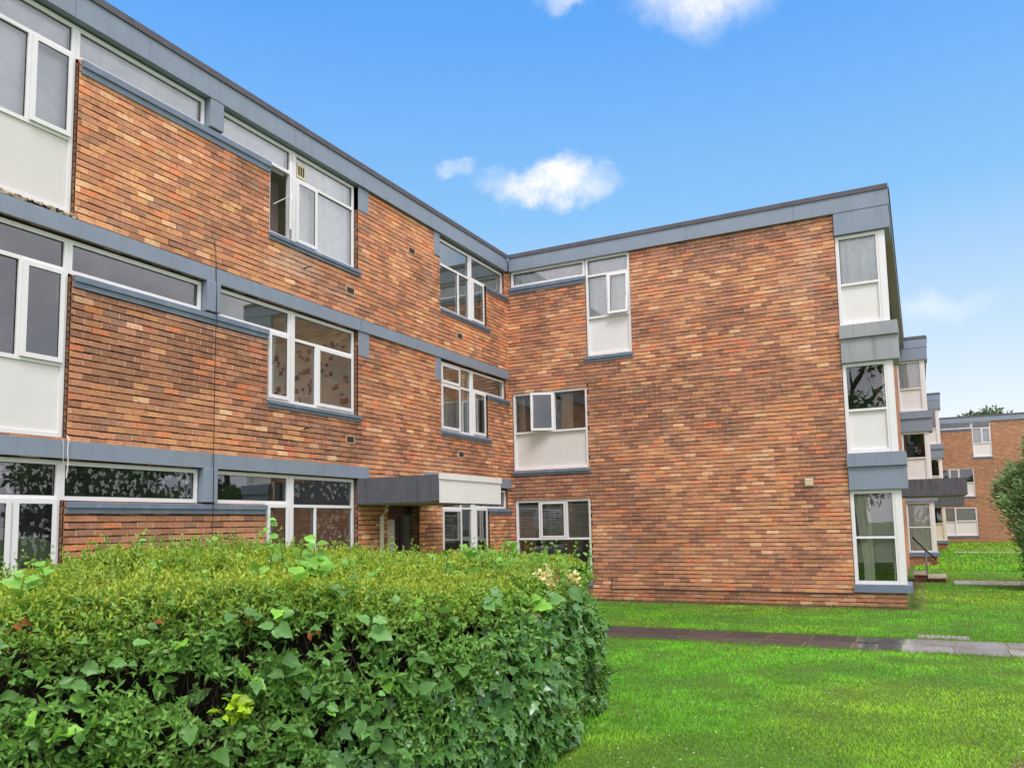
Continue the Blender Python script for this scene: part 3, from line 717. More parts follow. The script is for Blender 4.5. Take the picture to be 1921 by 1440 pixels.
def end_wall(ox, oy, parent, width, depth, styles, seed, kind='B', full=True, ground_panel=False, near=True):
    T, E = frameB(ox, oy), frameA(ox+width, oy)
    u0 = width-.94
    op = [(u0-.01, width+.2, z0, z1) for z0, z1 in ((.30, 2.34), (2.36, 3.07), (3.07, 4.93), (4.93, 5.7), (5.7, 8.1))]
    op = [(u0-.01, width+.2, .33, 8.2)]
    if full: op += [(.09, 2.10, 7.67, 8.09), (2.10, 3.22, 5.70, 8.09), (.09, 2.07, 3.07, 4.985), (.11, 2.085, .40, 2.355)]
    brick_wall('brick_wall', T, -.02 if full else max(0, width-2.6), width-.02, -.15, 8.09, op, kind, seed, parent)
    brick_wall('brick_wall', frameA(ox+width-.17, oy), .03, depth, -.15, 8.09, [(-.2, 1.06, .33, 8.2)], 'E', seed+9, parent)
    bay_stack(T, E, parent, u0, width, styles)
    fascia(T, parent, .085 if full else -1.2, width+.115); 
    b = MB(); b.box(E, .15, depth, -.14, .115, 8.09, 8.41); b.build('fascia', 'paint', parent, fix=True)
    b = MB(); b.box(E, .15, depth, -.14, .137, 8.413, 8.51); b.build('roof_edge', 'felt', parent, fix=True)
    if not full: return T, E
    W_ = Win(T, parent, fd=(-.10, -.025)); W_.rect(.10, 2.09, 7.68, 8.085, g_)
    W_.rect(2.11, 3.21, 5.71, 8.085, ('h', [6.63, 7.65], [p_, ('v', [2.655], [g_, ('c', 't', 5 if near else 0)]), g_])); W_.done()
    sill(T, parent, .07, 2.10, 7.675, 7.51, .05); sill(T, parent, 2.05, 3.24, 5.70, 5.56, .05)
    W_ = Win(T, parent, 'window with its middle casement swung open' if near else None, fd=(-.10, -.025)); W_.panel_mat = 'panel_dirty' if near else 'panel'
    W_.rect(.10, 2.06, 3.08, 4.98, ('h', [4.0], [p_, ('v', [.60, 1.19], [g_, ('c', 'r', 27 if near else 0), g_])])); W_.done()
    sill(T, parent, .08, 2.12, 3.07, 2.95, .05)
    W_ = Win(T, parent, fd=(-.10, -.025))
    if ground_panel: W_.rect(.12, 2.075, .43, 2.35, ('h', [1.40], [('v', [.78], [p_, p_]), ('v', [.78], [g_, ('c', 'r')])]))
    else: W_.rect(.12, 2.075, .41, 2.35, ('h', [1.42], [g_, ('v', [.755, 1.455], [g_, ('c', 't'), g_])]))
    W_.done()
    sill(T, parent, .09, 2.1, .40, .28, .05)
    return T, E
TBm, TE = end_wall(0, 0, main, 8.62, 15.6, ('glass', 'panel', 'panel'), 11)
b = MB(); b.wbox((-9.5, -17, 8.15), (-.10, 15.6, 8.45)); b.wbox((-.10, .10, 8.15), (8.52, 15.6, 8.45)); b.build('roof', 'roof', main, fix=True)
b = MB(); b.box(TBm, 6.84, 7.0, .002, .03, 2.45, 2.61)
for k in range(3): b.box(TBm, 6.85, 6.99, .03, .04, 2.475+k*.045, 2.495+k*.045)
b.build('wall_vent', 'vent', main, fix=True)
# porch on the east face with its canopy
b = MB(); b.box(TE, 6.25, 8.35, -.165, 1.42, 2.32, 2.765, 0); b.box(TE, 6.28, 8.32, .02, 1.38, 2.302, 2.319, 1); b.build('canopy', ['concrete_dark', 'soffit'], main, fix=True)
b = MB(); b.tube([TE(1.35, -.09, 0), TE(1.35, -.09, 2.75)], .035, 8); b.build('drain_pipe', 'cream_pvc', main, fix=True)

# stepped neighbours
nb = empty('apartment_block', (0.72, 15.75, 0), 'second stepped brick block, its corner windows showing just past the end wall', 'building')
T2, E2 = end_wall(.72, 15.75, nb, 8.66, 15.9, ('glassy', 'panel', 'panel'), 21, full=False)
b = MB(); b.wbox((-9.5, 15.9, 8.15), (9.3, 31.6, 8.45)); b.build('roof', 'roof', nb, fix=True)
b = MB(); b.box(E2, 10.2, 12.2, -.165, 1.4, 2.25, 2.7, 0); b.build('canopy', 'concrete_dark', nb, fix=True)
nc = empty('apartment_block', (1.45, 31.7, 0), 'third stepped brick block, narrow slice with cream door beyond the second block', 'building')
T3, E3 = end_wall(1.45, 31.7, nc, 8.66, 13.0, ('cream', 'panel', 'panel'), 31, full=False)
b = MB(); b.wbox((-9.5, 31.85, 8.15), (10.0, 44.4, 8.45)); b.build('roof', 'roof', nc, fix=True)
nd_ = empty('apartment_block', (10.2, 44.6, 0), 'far brick block closing the lawn, white window panels and flat roof', 'building')
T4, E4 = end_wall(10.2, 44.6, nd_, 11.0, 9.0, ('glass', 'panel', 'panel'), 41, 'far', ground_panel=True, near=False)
b = MB(); b.wbox((-9.5, 44.75, 8.15), (21.1, 54, 8.45)); b.build('roof', 'roof', nd_, fix=True)
for T_, par in ((T2, nb), (T3, nc)):
    for z0, z1 in ((.05, 2.30), (2.80, 5.40), (5.52, 8.12)): b = MB(); room(b, T_, 6.4, 8.45, z0, z1, -3.0); b.build('room', ['int', 'int_dark'], par)
for z0, z1 in ((.05, 2.70), (2.80, 5.40), (5.52, 8.12)): b = MB(); room(b, T4, .02, 3.3, z0, z1, -2.6); b.build('room', ['int', 'int_dark'], nd_)

# ------------------------------------------------------------------ curtains, blinds and things seen in the windows
d_ = -.16
G = 'curtains and blinds in the windows'
drape('roller_blind', TA, -12.6, -11.55, 6.5, 8.02, d_, 'blind', 'pale grey blind drawn over the tall top floor window at upper left', 'blind', .004, 2, seed=1, group=G)
drape('roller_blind', TA, -11.46, -9.5, 7.55, 8.03, d_, 'blind', 'pale grey blind behind the long top floor strip at left', 'blind', .004, 2, seed=2, group=G)
drape('roller_blind', TA, -9.2, -7.75, 7.6, 8.03, d_, 'blind', 'pale blind in the strip above the open casement', 'blind', .004, 2, seed=3, group=G)
drape('curtain', TA, -8.35, -7.6, 6.4, 7.58, -.42, 'pink_cloth', 'greyish pink curtain seen through the open casement', amp=.02, waves=4, seed=33, group=G)
drape('curtain', TA, -7.58, -6.05, 6.5, 8.03, d_, 'net', 'white net curtain beside the open top floor casement', amp=.03, waves=9, seed=4, group=G)
drape('curtain', TA, -3.1, -1.95, 3.82, 5.2, -.3, 'beige', 'beige curtain drawn across the middle floor window near the inner corner', amp=.035, waves=6, seed=5, group=G)
drape('curtain', TA, -2.2, -1.85, 3.82, 5.2, -.2, 'cream_cloth', 'cream curtain edge gathered in the middle floor window near the inner corner', amp=.03, waves=3, seed=6, gather=-.5, group=G)
drape('curtain', TB, .12, 2.08, 7.62, 8.0, -.13, 'net', 'white net curtain in the top floor strip beside the inner corner', amp=.016, waves=12, seed=7, group=G)
drape('curtain', TB, 2.13, 3.19, 6.6, 8.0, -.13, 'net', 'white net curtain in the tall top floor window of the end wall', amp=.016, waves=7, seed=8, group=G)
drape('curtain', TBm, 7.7, 8.56, 6.58, 7.58, -.15, 'net', 'white curtain in the top corner window of the end wall', amp=.028, waves=5, seed=9, group=G, hem=.03)
drape('curtain', TB, 1.30, 1.62, 4.0, 4.92, -.22, 'beige', 'narrow beige curtain hanging right of the swung open casement', amp=.03, waves=3, seed=10, group=G)
drape('curtain', TB, .12, .3, 4.0, 4.92, -.3, 'beige', 'slim curtain edge left of the swung open casement', amp=.03, waves=2, seed=11, group=G)
blind(TB, .15, 2.05, 1.46, 2.30, -.14, 'dark slatted venetian blind in the ground window beside the hedge top', .056, .75, G)
blind(TBm, 7.72, 8.48, .9, 2.28, -.24, 'fine slatted blind in the ground corner window of the end wall', .026, .7, G)
drape('curtain', TBm, 7.72, 8.05, .48, 2.28, -.18, 'cream_cloth', 'cream curtain swept aside in the ground corner window', amp=.03, waves=3, gather=.9, seed=12, group=G)
blind(TA, -3.08, -2.34, 1.4, 2.0, -.2, 'venetian blind behind the ground window right of the porch', .05, .4, G)
drape('curtain', T2, 7.78, 8.5, .5, 2.28, -.15, 'net', 'white net filling the second block ground corner window', amp=.02, waves=6, seed=13, group=G)
drape('curtain', T2, 7.78, 8.5, 6.6, 7.55, -.15, 'net', 'white net in the second block top corner window', amp=.02, waves=6, seed=14, group=G)
drape('curtain', T4, .16, 2.05, 1.5, 2.3, -.2, 'net', 'pale net in the far block ground window', amp=.02, waves=8, seed=15, group=G)
drape('curtain', T4, 2.15, 3.17, 6.65, 7.6, -.2, 'net', 'pale net in the far block top window', amp=.02, waves=8, seed=16, group=G)

# embroidered net in the ground floor windows at the left: loose white figures and curls on a sheer cloth
def lace(u0, u1, z0, z1, n, label, seed):
    g = np.random.default_rng(seed); b = MB(); d = -.14
    b.quad(TA, u0, u1, d-.004, z0, z1, 1)
    for i in range(n):
        u, z = g.uniform(u0+.03, u1-.03), g.uniform(z0+.04, z1-.04); k = g.uniform(.018, .032); a0 = g.uniform(0, 6.28); typ = g.integers(0, 4)
        if typ == 0: pts = [(-.8, .9), (.7, .9), (.1, .1), (-.2, -1)]           # a seven-like hook
        elif typ == 1: pts = [(math.cos(a0+t)*.8, math.sin(a0+t)) for t in np.linspace(0, 3.6, 7)]
        elif typ == 2: pts = [(math.cos(a0+t)*.4*(1+t/5), math.sin(a0+t)*.4*(1+t/5)) for t in np.linspace(0, 6.6, 10)]
        else: pts = [(0, 0), (.3*math.cos(a0), .3*math.sin(a0))]
        for p, q in zip(pts[:-1], pts[1:]):
            p, q = np.array(p)*k, np.array(q)*k; t = q-p; L = np.linalg.norm(t)
            if L < 1e-5: continue
            nn = np.array([-t[1], t[0]])/L*.0082*g.uniform(.6, 1.5)
            dd = d+.001*(i % 7)/7
            b.poly([TA(u+p[0]-nn[0], dd, z+p[1]-nn[1]), TA(u+q[0]-nn[0], dd, z+q[1]-nn[1]), TA(u+q[0]+nn[0], dd, z+q[1]+nn[1]), TA(u+p[0]+nn[0], dd, z+p[1]+nn[1])], 0)
    o = b.build('curtain', ['lace', 'net_thin'], None, loc=TA((u0+u1)/2, d, z0)); tag(o, label, 'curtain', G)
lace(-11.46, -9.5, 2.2, 2.6, 130, 'sheer net with white curls in the long ground strip at left', 1)
lace(-12.6, -11.55, .3, 2.6, 260, 'sheer net with white curls over the tall glazed ground window at far left', 2)
lace(-7.58, -6.08, 2.22, 2.6, 60, 'sheer net with small white flecks above the hedge, left of the porch', 3)
lace(-7.02, -6.08, 1.14, 2.18, 60, 'sheer flecked net in the lower right pane left of the porch', 4)

# wallpapered partition with dark and reddish picture squares, and an ornament on the sill
g = np.random.default_rng(4); b = MB(); b.wbox((-3.1, -5.905, 2.84), (-.17, -5.88, 5.36), 0)
for i in range(95):
    x, z, s_ = g.uniform(-2.2, -.2), g.uniform(2.95, 5.2), g.choice([.045, .06, .08, .10])
    b.wbox((x-s_/2, -5.913-.0004*(i % 9), z-s_/2), (x+s_/2, -5.904, z+s_/2), int(g.choice([1, 1, 1, 2])))
b.build('papered_wall', [plain('pale_wallpaper', srgb(238, 234, 226), .9, .05), plain('paper_dark', srgb(70, 66, 66), .9), plain('paper_red', srgb(140, 92, 82), .9)], main, fix=True)
orn = empty('dried_flowers', TA(-7.36, -.2, 3.80), 'dried white flowers standing on the middle floor window sill', 'ornament')
b = MB(); b.tube([TA(-7.36, -.2, 3.80), TA(-7.36, -.2, 3.84), TA(-7.36, -.2, 3.92)], [.03, .05, .035], 10); b.build('vase', 'cream_pvc', orn, smooth=True)
for k in range(7):
    a = k*.9; q = np.array(TA(-7.36, -.2, 3.9)); tip = q+np.array([.06*math.cos(a), .11*math.sin(a*1.3), .10+.04*math.sin(k*2)])
    b = MB(); b.tube([q, (q+tip)/2+np.array([0, 0, .02]), tip], .003, 4)
    for s_ in range(4):
        e1 = np.array([math.cos(s_*1.57), math.sin(s_*1.57), .4])*.035; e2 = np.array([-math.sin(s_*1.57), math.cos(s_*1.57), 0])*.014
        b.poly([tip, tip+e1*.5+e2, tip+e1, tip+e1*.5-e2])
    b.build('flower', 'lace', orn)

# ------------------------------------------------------------------ cables, handrail, steps, drain cover
def cable(pts, r, mat, label):
    b = MB(); b.tube(pts, r, 5); return tag(b.build('cable', mat, None, loc=pts[-1], fix=True), label, 'cable')
cable([TA(-9.335, .01, 5.96), TA(-9.325, .03, 5.80), TA(-9.322, .05, 5.4), TA(-9.322, .062, 5.1), TA(-9.322, .064, 4.8), TA(-9.322, .052, 4.5), TA(-9.323, .05, 4), TA(-9.321, .05, 3), TA(-9.322, .062, 2.6), TA(-9.322, .066, 2.1), TA(-9.322, .052, 1.85), TA(-9.322, .05, .2)], .0055, 'cable', 'thin dark cable running straight down the long wall over the bands')
cable([TA(-11.49, .02, 2.92), TA(-11.49, .055, 2.87), TA(-11.50, .055, 2.72), TA(-11.485, .05, 2.6), TA(-11.495, .04, 2.42)], .008, 'cable_white', 'short white cable hanging over the band at left')
cable([TA(-11.545, .02, 2.88), TA(-11.55, .055, 2.8), TA(-11.545, .05, 2.62), TA(-11.55, .02, 2.45), TA(-11.57, .015, 2.34), TA(-11.60, .01, 2.30)], .0035, 'cable_white', 'thin looped wire beside the short white cable at left')
cable([TB(2.56, .012, .52), TB(2.56, .02, .36), TB(2.52, .02, .28), TB(2.62, .02, .26), TB(3.4, .015, .29), TB(4.5, .015, .275), TB(5.6, .02, .285), TB(6.6, .015, .26), TB(7.64, .015, .27)], .011, 'cable', 'dark cable along the foot of the end wall')

hr = empty('handrail', (8.98, 7.3, 0), 'slim metal handrail sloping beside the porch steps of the end block', 'handrail')
b = MB(); b.tube([(8.68, 7.25, 1.22), (8.95, 7.25, .90), (9.22, 7.25, .62)], .02, 8); b.build('rail', 'cable', hr, fix=True, smooth=True)
b = MB(); b.tube([(8.98, 7.25, -.02), (8.98, 7.25, .87)], .022, 8); b.build('post', 'steel', hr, fix=True, smooth=True)
st = empty('porch_steps', (9.0, 7.6, 0), 'low brick porch steps with cream coping under the side canopy', 'steps')
def small_brick(x0, x1, y0, y1, z0, z1):
    b = MB(); z = z0; r = 0
    while z < z1-.02:
        zz = min(z+.072, z1); x = x0-(.1 if r % 2 else 0)
        while x < x1:
            a, e = max(x, x0), min(x+.215, x1)
            if e-a > .02: b.wbox((a, y0, z), (e, y1, zz), 0, tuple(np.array(srgb(120, 80, 64))*random.uniform(.7, 1.2)))
            x += .225
        z += .083; r += 1
    b.wbox((x0+.006, y0+.012, z0), (x1-.006, y1-.012, z1), 1)
    return b
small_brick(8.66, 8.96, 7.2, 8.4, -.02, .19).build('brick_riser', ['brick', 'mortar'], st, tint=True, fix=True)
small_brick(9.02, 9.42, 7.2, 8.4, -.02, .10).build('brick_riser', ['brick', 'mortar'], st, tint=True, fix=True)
b = MB(); b.wbox((8.65, 7.17, .192), (8.98, 8.42, .24)); b.wbox((9.0, 7.17, .102), (9.45, 8.42, .15)); b.build('coping', 'coping', st, fix=True)
mh = empty('drain_cover', (9.1, -3.95, 0), 'ribbed concrete drain cover let into the lawn edge by the path', 'drain cover')
b = MB(); b.wbox((8.78, -4.12, -.03), (9.46, -3.72, .006)); b.build('slab', 'worn_slab', mh, fix=True)
b = MB()
for k in range(9): b.wbox((8.83+k*.068, -4.06, .006), (8.862+k*.068, -3.80, .016))
b.build('rib', 'rib_slab', mh, fix=True)

# ------------------------------------------------------------------ foliage builders (arrays of small leaves)
def unit(a): return a/np.maximum(np.linalg.norm(a, axis=-1, keepdims=True), 1e-9)
def leaves(P, D, Nn, L, Wd, col, curl=.25, fold=.18):
    """narrow leaves: base P, direction D, rough normal Nn, length L, width Wd -> V, F, tint"""
    n = len(P); D = unit(D); Nn = unit(Nn-(Nn*D).sum(1, keepdims=True)*D); S = np.cross(D, Nn)
    L = L[:, None]; Wd = Wd[:, None]
    b = P; m = P+D*L*.5+Nn*L*curl*.22; t = P+D*L*.97-Nn*L*curl*.25
    l = P+D*L*.44+S*Wd*.5+Nn*(Wd*fold+L*curl*.15); r = P+D*L*.44-S*Wd*.5+Nn*(Wd*fold+L*curl*.15)
    V = np.stack([b, l, m, r, t], 1).reshape(-1, 3); o = np.arange(n)[:, None]*5
    F = np.concatenate([o+np.array([[0, 2, 4, 1]]), o+np.array([[0, 3, 4, 2]])])
    return V, F, np.repeat(col, 5, 0)
def lobed(P, D, Nn, S_, col, shape, cup=.18, g=None, jit=.02):
    """broad leaves cut to an outline: shape rows are (along, across) in leaf lengths"""
    n = len(P); D = unit(D); Nn = unit(Nn-(Nn*D).sum(1, keepdims=True)*D); X = np.cross(D, Nn); k = len(shape)
    sh = np.array(shape)
    pts = np.concatenate([sh, [[.42, 0]]]); V = np.empty((n, k+1, 3))
    for i, (a, x) in enumerate(pts):
        h = cup*(abs(x)*.9-(a-.42)**2*.7)
        V[:, i] = P+S_[:, None]*(D*a+X*x+Nn*h)
    if g is not None: V += g.normal(0, jit, V.shape)*S_[:, None, None]
    T_ = np.array([(i, (i+1) % k, k) for i in range(k)]); o = np.arange(n)[:, None, None]*(k+1)
    return V.reshape(-1, 3), (o+T_[None]).reshape(-1, 3), (col[:, None, :]*np.append(np.where(np.arange(k) % 2, 1.08, .94), .84)[None, :, None]).reshape(-1, 3)
HAZEL = [(0, 0), (-.06, .17), (.08, .34), (.20, .35), (.32, .43), (.45, .38), (.60, .38), (.70, .27), (.82, .20), (1.06, 0), (.82, -.20), (.70, -.27), (.60, -.38), (.45, -.38), (.32, -.43), (.20, -.35), (.08, -.34), (-.06, -.17)]
IVY = [(0, 0), (-.10, .22), (.08, .50), (.28, .33), (.50, .46), (.56, .24), (1.0, 0), (.56, -.24), (.50, -.46), (.28, -.33), (.08, -.50), (-.10, -.22)]
def merge(parts):
    Vs, Fs, Ts, o = [], {}, [], 0
    for V, F, T in parts:
        Vs.append(V); Ts.append(T); Fs.setdefault(F.shape[1], []).append(F+o); o += len(V)
    return np.concatenate(Vs), [np.concatenate(f) for f in Fs.values()], np.concatenate(Ts)
def sprigs(P, D, L, npair, ll, lw, base, g, cone=(45, 75), tipcol=None, curl=.25):
    """twigs with opposite pairs of leaves"""
    n = len(P); D = unit(D); A = unit(np.cross(D, g.normal(size=(n, 3)))); B = np.cross(D, A); out = []
    for k in range(npair+1):
        t = (k+.4)/(npair+.4); a = (k % 2)*1.57+g.normal(0, .3, n)
        th = R(1)*(g.uniform(*cone, n)*(1-.45*(k == npair)))
        c = base*(g.uniform(.72, 1.25, (n, 1)))
        if tipcol is not None: c = c*(1-t*.75)+tipcol*g.uniform(.8, 1.2, (n, 1))*t*.75
        for s in (1, -1):
            X = A*np.cos(a)[:, None]+B*np.sin(a)[:, None]
            d = D*np.cos(th)[:, None]+X*np.sin(th)[:, None]*s
            out.append(leaves(P+D*(L*t)[:, None], d, D+g.normal(0, .25, (n, 3)), ll*g.uniform(.7, 1.2, n)*(1-.3*(k == npair)), lw*g.uniform(.75, 1.2, n), c, curl))
    return out
def twigs(P, Q, r, name, mat, parent):
    n = len(P); D = unit(Q-P); A = unit(np.cross(D, np.array([.3, .2, 1.]))); B = np.cross(D, A); V = []
    for e, rr in ((P, r), (Q, r*.5)):
        for k in range(3): V.append(e+rr*(A*math.cos(k*2.094)+B*math.sin(k*2.094)))
    V = np.stack(V, 1).reshape(-1, 3); o = np.arange(n)[:, None, None]*6
    F = (o+np.array([[(0, 1, 4, 3), (1, 2, 5, 4), (2, 0, 3, 5)]])).reshape(-1, 4)
    return npmesh(name, V, [F], None, mat, parent)

# ------------------------------------------------------------------ the hedge
M['leaf'] = leaf_mat('privet_leaf', .40, .32)
M['broad'] = leaf_mat('broad_leaf', .38, .34)
M['ivy'] = leaf_mat('ivy_leaf', .26, .15, .55)
M['twig'] = plain('twig', srgb(74, 54, 40), .85, .3, 30)
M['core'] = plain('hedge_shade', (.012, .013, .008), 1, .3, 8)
M['dead'] = leaf_mat('dry_flower', .8, .35, .1)
g = np.random.default_rng(77)
HP = np.array([(3.30, -16.1), (4.84, -14.12), (5.72, -13.05), (6.22, -12.34), (6.30, -11.95), (6.14, -10.8), (5.9, -9.8), (5.62, -9.46), (5.2, -9.6), (4.2, -10.6), (2.75, -12.35), (2.3, -13.2), (2.35, -14.6)])
HC = HP.mean(0)
def hedge_h(x, y):
    q = np.stack([x, y, x*0], -1); a = (x-4.15)*.627+(y+15.06)*.78; b = -(x-4.15)*.78+(y+15.06)*.627
    h = 1.27+.19*np.clip(b/1.8, 0, 1)+.03*np.sin(a*1.7)+.16*(N1(q, 1.1)-.5)+.12*(N2(q, 3.3)-.5)
    return h+.05*np.exp(-((a-2.3)/1.0)**2)-.08*np.clip((a-3.7)/1.2, 0, 1)-.22*np.clip((.45-a)/.8, 0, 1)*np.clip(b, 0, 1)
def inside(x, y, poly=HP):
    r = np.zeros(len(x), bool); n = len(poly)
    for i in range(n):
        (xa, ya), (xb, yb) = poly[i], poly[(i+1) % n]
        c = (ya > y) != (yb > y); r ^= c & (x < (xb-xa)*(y-ya)/(yb-ya+1e-12)+xa)
    return r
def edge_dist(x, y):
    d = np.full(len(x), 9.); n = len(HP)
    for i in range(n):
        a, b = HP[i], HP[(i+1) % n]; ab = b-a; t = np.clip(((x-a[0])*ab[0]+(y-a[1])*ab[1])/(ab@ab), 0, 1)
        d = np.minimum(d, np.hypot(x-a[0]-t*ab[0], y-a[1]-t*ab[1]))
    return d
def top_points(n):
    x = g.uniform(HP[:, 0].min(), HP[:, 0].max(), n*3); y = g.uniform(HP[:, 1].min(), HP[:, 1].max(), n*3)
    k = inside(x, y); x, y = x[k][:n], y[k][:n]; d = edge_dist(x, y); h = hedge_h(x, y)
    z = h-.15*np.clip(1-d/.24, 0, 1)**2
    e = .05; nx = -(hedge_h(x+e, y)-hedge_h(x-e, y))/(2*e); ny = -(hedge_h(x, y+e)-hedge_h(x, y-e))/(2*e)
    return np.stack([x, y, z], 1), unit(np.stack([nx, ny, np.ones(len(x))], 1)), d
def side_points(n, lo=.0, segs=None):
    m = len(HP); S = np.array([np.linalg.norm(HP[(i+1) % m]-HP[i]) for i in range(m)])
    wgt = S.copy(); wgt[7:] *= .35
    if segs is not None: wgt[[i for i in range(m) if i not in segs]] = 0
    i = g.choice(m, n, p=wgt/wgt.sum()); t = g.random(n)[:, None]; P2 = HP[i]*(1-t)+HP[(i+1) % m]*t
    d = HP[(i+1) % m]-HP[i]; nn = np.stack([d[:, 1], -d[:, 0]], 1); nn /= np.linalg.norm(nn, axis=1, keepdims=True)
    zr = lo+(1-lo)*g.random(n); h = hedge_h(P2[:, 0], P2[:, 1])-.14; z = zr*h
    q = np.stack([P2[:, 0], P2[:, 1], z], 1)
    off = .30*(N1(q, 1.5)-.55)+.17*(N2(q, 3.6)-.5)+.05*np.sin(zr*3.1)-.16*np.clip((zr-.82)/.18, 0, 1)**2
    P2 = P2+nn*off[:, None]
    return np.stack([P2[:, 0], P2[:, 1], z], 1), np.stack([nn[:, 0], nn[:, 1], .15+.5*np.clip((zr-.8)/.2, 0, 1)], 1), zr
hedge = empty('hedge', (4.4, -12.4, 0), 'thick overgrown green hedge in the foreground with ivy, hazel shoots and yellowish clipped top', 'hedge')
# solid near-black core: shade between the leaves put in as colour
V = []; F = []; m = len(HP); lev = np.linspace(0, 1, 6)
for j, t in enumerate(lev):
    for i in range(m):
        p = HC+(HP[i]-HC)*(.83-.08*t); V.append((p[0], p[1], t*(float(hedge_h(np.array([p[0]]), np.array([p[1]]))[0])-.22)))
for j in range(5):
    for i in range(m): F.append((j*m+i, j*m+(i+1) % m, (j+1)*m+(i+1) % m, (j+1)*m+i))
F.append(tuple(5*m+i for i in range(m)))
b = MB(); b.v = V; b.f = F; b.m = [0]*len(F); b.c = [(1, 1, 1)]*len(F); b.build('shade_core', 'core', hedge)
p1, n1, _ = side_points(3200); a = p1-unit(n1)*g.uniform(.02, .22, (len(p1), 1)); q = a+(unit(g.normal(size=a.shape)+np.array([0, 0, .8])))*g.uniform(.12, .35, (len(a), 1))-unit(n1)*.03
p2, n2, _ = top_points(1800); a2 = p2-np.array([0, 0, 1])*g.uniform(.08, .25, (len(p2), 1)); q2 = p2+n2*.01
TWA, TWB = np.concatenate([a, a2]), np.concatenate([q, q2])
GR = lambda *c: np.array(srgb(*c))
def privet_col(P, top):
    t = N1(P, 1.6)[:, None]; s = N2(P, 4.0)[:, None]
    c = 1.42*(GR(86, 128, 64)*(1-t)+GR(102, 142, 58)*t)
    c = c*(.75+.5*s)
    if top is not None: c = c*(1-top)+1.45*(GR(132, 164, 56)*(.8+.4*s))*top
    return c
parts = []
# sides
n = 13500; P, Nn, zr = side_points(n); keep = g.random(n) < np.clip((N3(P, 5.6)-.26)*2.6, .20, .85)*(1-.25*np.exp(-((zr-.76)/.12)**2)); P, Nn, zr = P[keep], Nn[keep], zr[keep]; n = len(P)
dep = g.random(n)**2*.14; P = P-unit(Nn)*dep[:, None]
D = unit(Nn*1.0+np.array([0, 0, .35])+g.normal(0, .55, (n, 3)))
topw = np.clip((zr-.84)/.16, 0, 1)[:, None]*.4
parts += sprigs(P, D, g.uniform(.05, .10, n), 3, .064*g.uniform(.7, 1.35, n), .0235, privet_col(P, topw)*g.uniform(.6, 1.35, (n, 1)), g, (45, 80), GR(138, 186, 92))
# top, smaller clipped yellow-green shoots
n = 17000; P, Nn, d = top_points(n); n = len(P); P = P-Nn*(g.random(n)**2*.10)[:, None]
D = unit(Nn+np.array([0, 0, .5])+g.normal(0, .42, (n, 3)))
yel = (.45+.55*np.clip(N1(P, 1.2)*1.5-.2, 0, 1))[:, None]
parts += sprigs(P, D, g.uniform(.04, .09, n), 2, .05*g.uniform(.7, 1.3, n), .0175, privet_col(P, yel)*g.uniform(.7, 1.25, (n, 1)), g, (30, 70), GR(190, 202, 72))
# the rounded shoulder between top and sides
P, Nn, d = top_points(30000); k = d < .34; P, Nn, d = P[k][:6500], Nn[k][:6500], d[k][:6500]; n = len(P)
O = P-np.append(HC, 0); O[:, 2] = 0; O = unit(O); P = P-np.array([0, 0, 1])*(g.random(n)*.12)[:, None]+O*g.uniform(-.03, .07, (n, 1))
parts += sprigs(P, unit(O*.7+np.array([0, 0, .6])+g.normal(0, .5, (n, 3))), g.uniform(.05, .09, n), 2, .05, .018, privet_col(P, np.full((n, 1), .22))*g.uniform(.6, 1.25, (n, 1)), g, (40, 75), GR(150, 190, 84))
# sprigs that overtop the clipped line
n = 2200; P, Nn, d = top_points(n); k = g.random(len(P)) < np.clip((N2(P, 2.2)-.52)*4, .05, 1); P = P[k]; n = len(P); rise = g.uniform(.02, .055, (n, 1)); lean = unit(np.array([0, 0, 1.])+g.normal(0, .28, (n, 3)))
for k in range(4):
    parts += sprigs(P+lean*(rise*k), lean, g.uniform(.05, .08, n), 1, .044, .016, privet_col(P, np.full((n, 1), .5)), g, (35, 65), GR(160, 194, 84))
V, F, T = merge(parts); npmesh('foliage', V, F, T, 'leaf', hedge)

# hazel and other broad leaves: shoots in loose groups, plus shoots rising above the top
parts = []; stems = [[], []]
def shoot(p, d, L, nl, size, col, curl=.5):
    d = unit(np.array(d, float)[None])[0]; p = np.array(p, float); x = unit(np.cross(d, [.2, .1, 1.])[None])[0]; y = np.cross(d, x)
    e = p+d*L; stems[0].append(p); stems[1].append(e)
    PP, DD, NN, SS, CC = [], [], [], [], []
    for k in range(nl):
        t = (k+.6)/nl; s = 1 if k % 2 else -1; ph = g.normal(0, .5)
        side = (x*math.cos(ph)+y*math.sin(ph))*s
        dd = unit((d*.45+side+np.array([0, 0, -.25*curl])+g.normal(0, .2, 3))[None])[0]
        PP.append(p+d*L*t+dd*.012); DD.append(dd); NN.append(unit((np.array([0, 0, 1.])*.9+fwd0*-.7+g.normal(0, .3, 3))[None])[0]); SS.append(size*g.uniform(.55, 1.15)*(1.1-.35*t)); CC.append(np.array(col)*g.uniform(.75, 1.25)*(1+.3*t))
    parts.append(lobed(np.array(PP), np.array(DD), np.array(NN), np.array(SS), np.array(CC), HAZEL, .42, g, .035))
def on_front(a, z):                      # a spot on the front face, a metres along it from the left
    x, y = 4.15+.627*a, -15.06+.78*a
    return np.array([x+.78*.06, y-.627*.06, z])
nf = np.array([.78, -.627, 0])
def hit(px, py):
    d = (px-962)/1496.4*rx-(py-837)/1496.4*ux+fw
    for t in np.arange(3, 12, .02):
        p = CAM+d*t
        if inside(p[:1], p[1:2])[0] and p[2] < hedge_h(p[:1], p[1:2])[0]: return p-d*.06
    return None
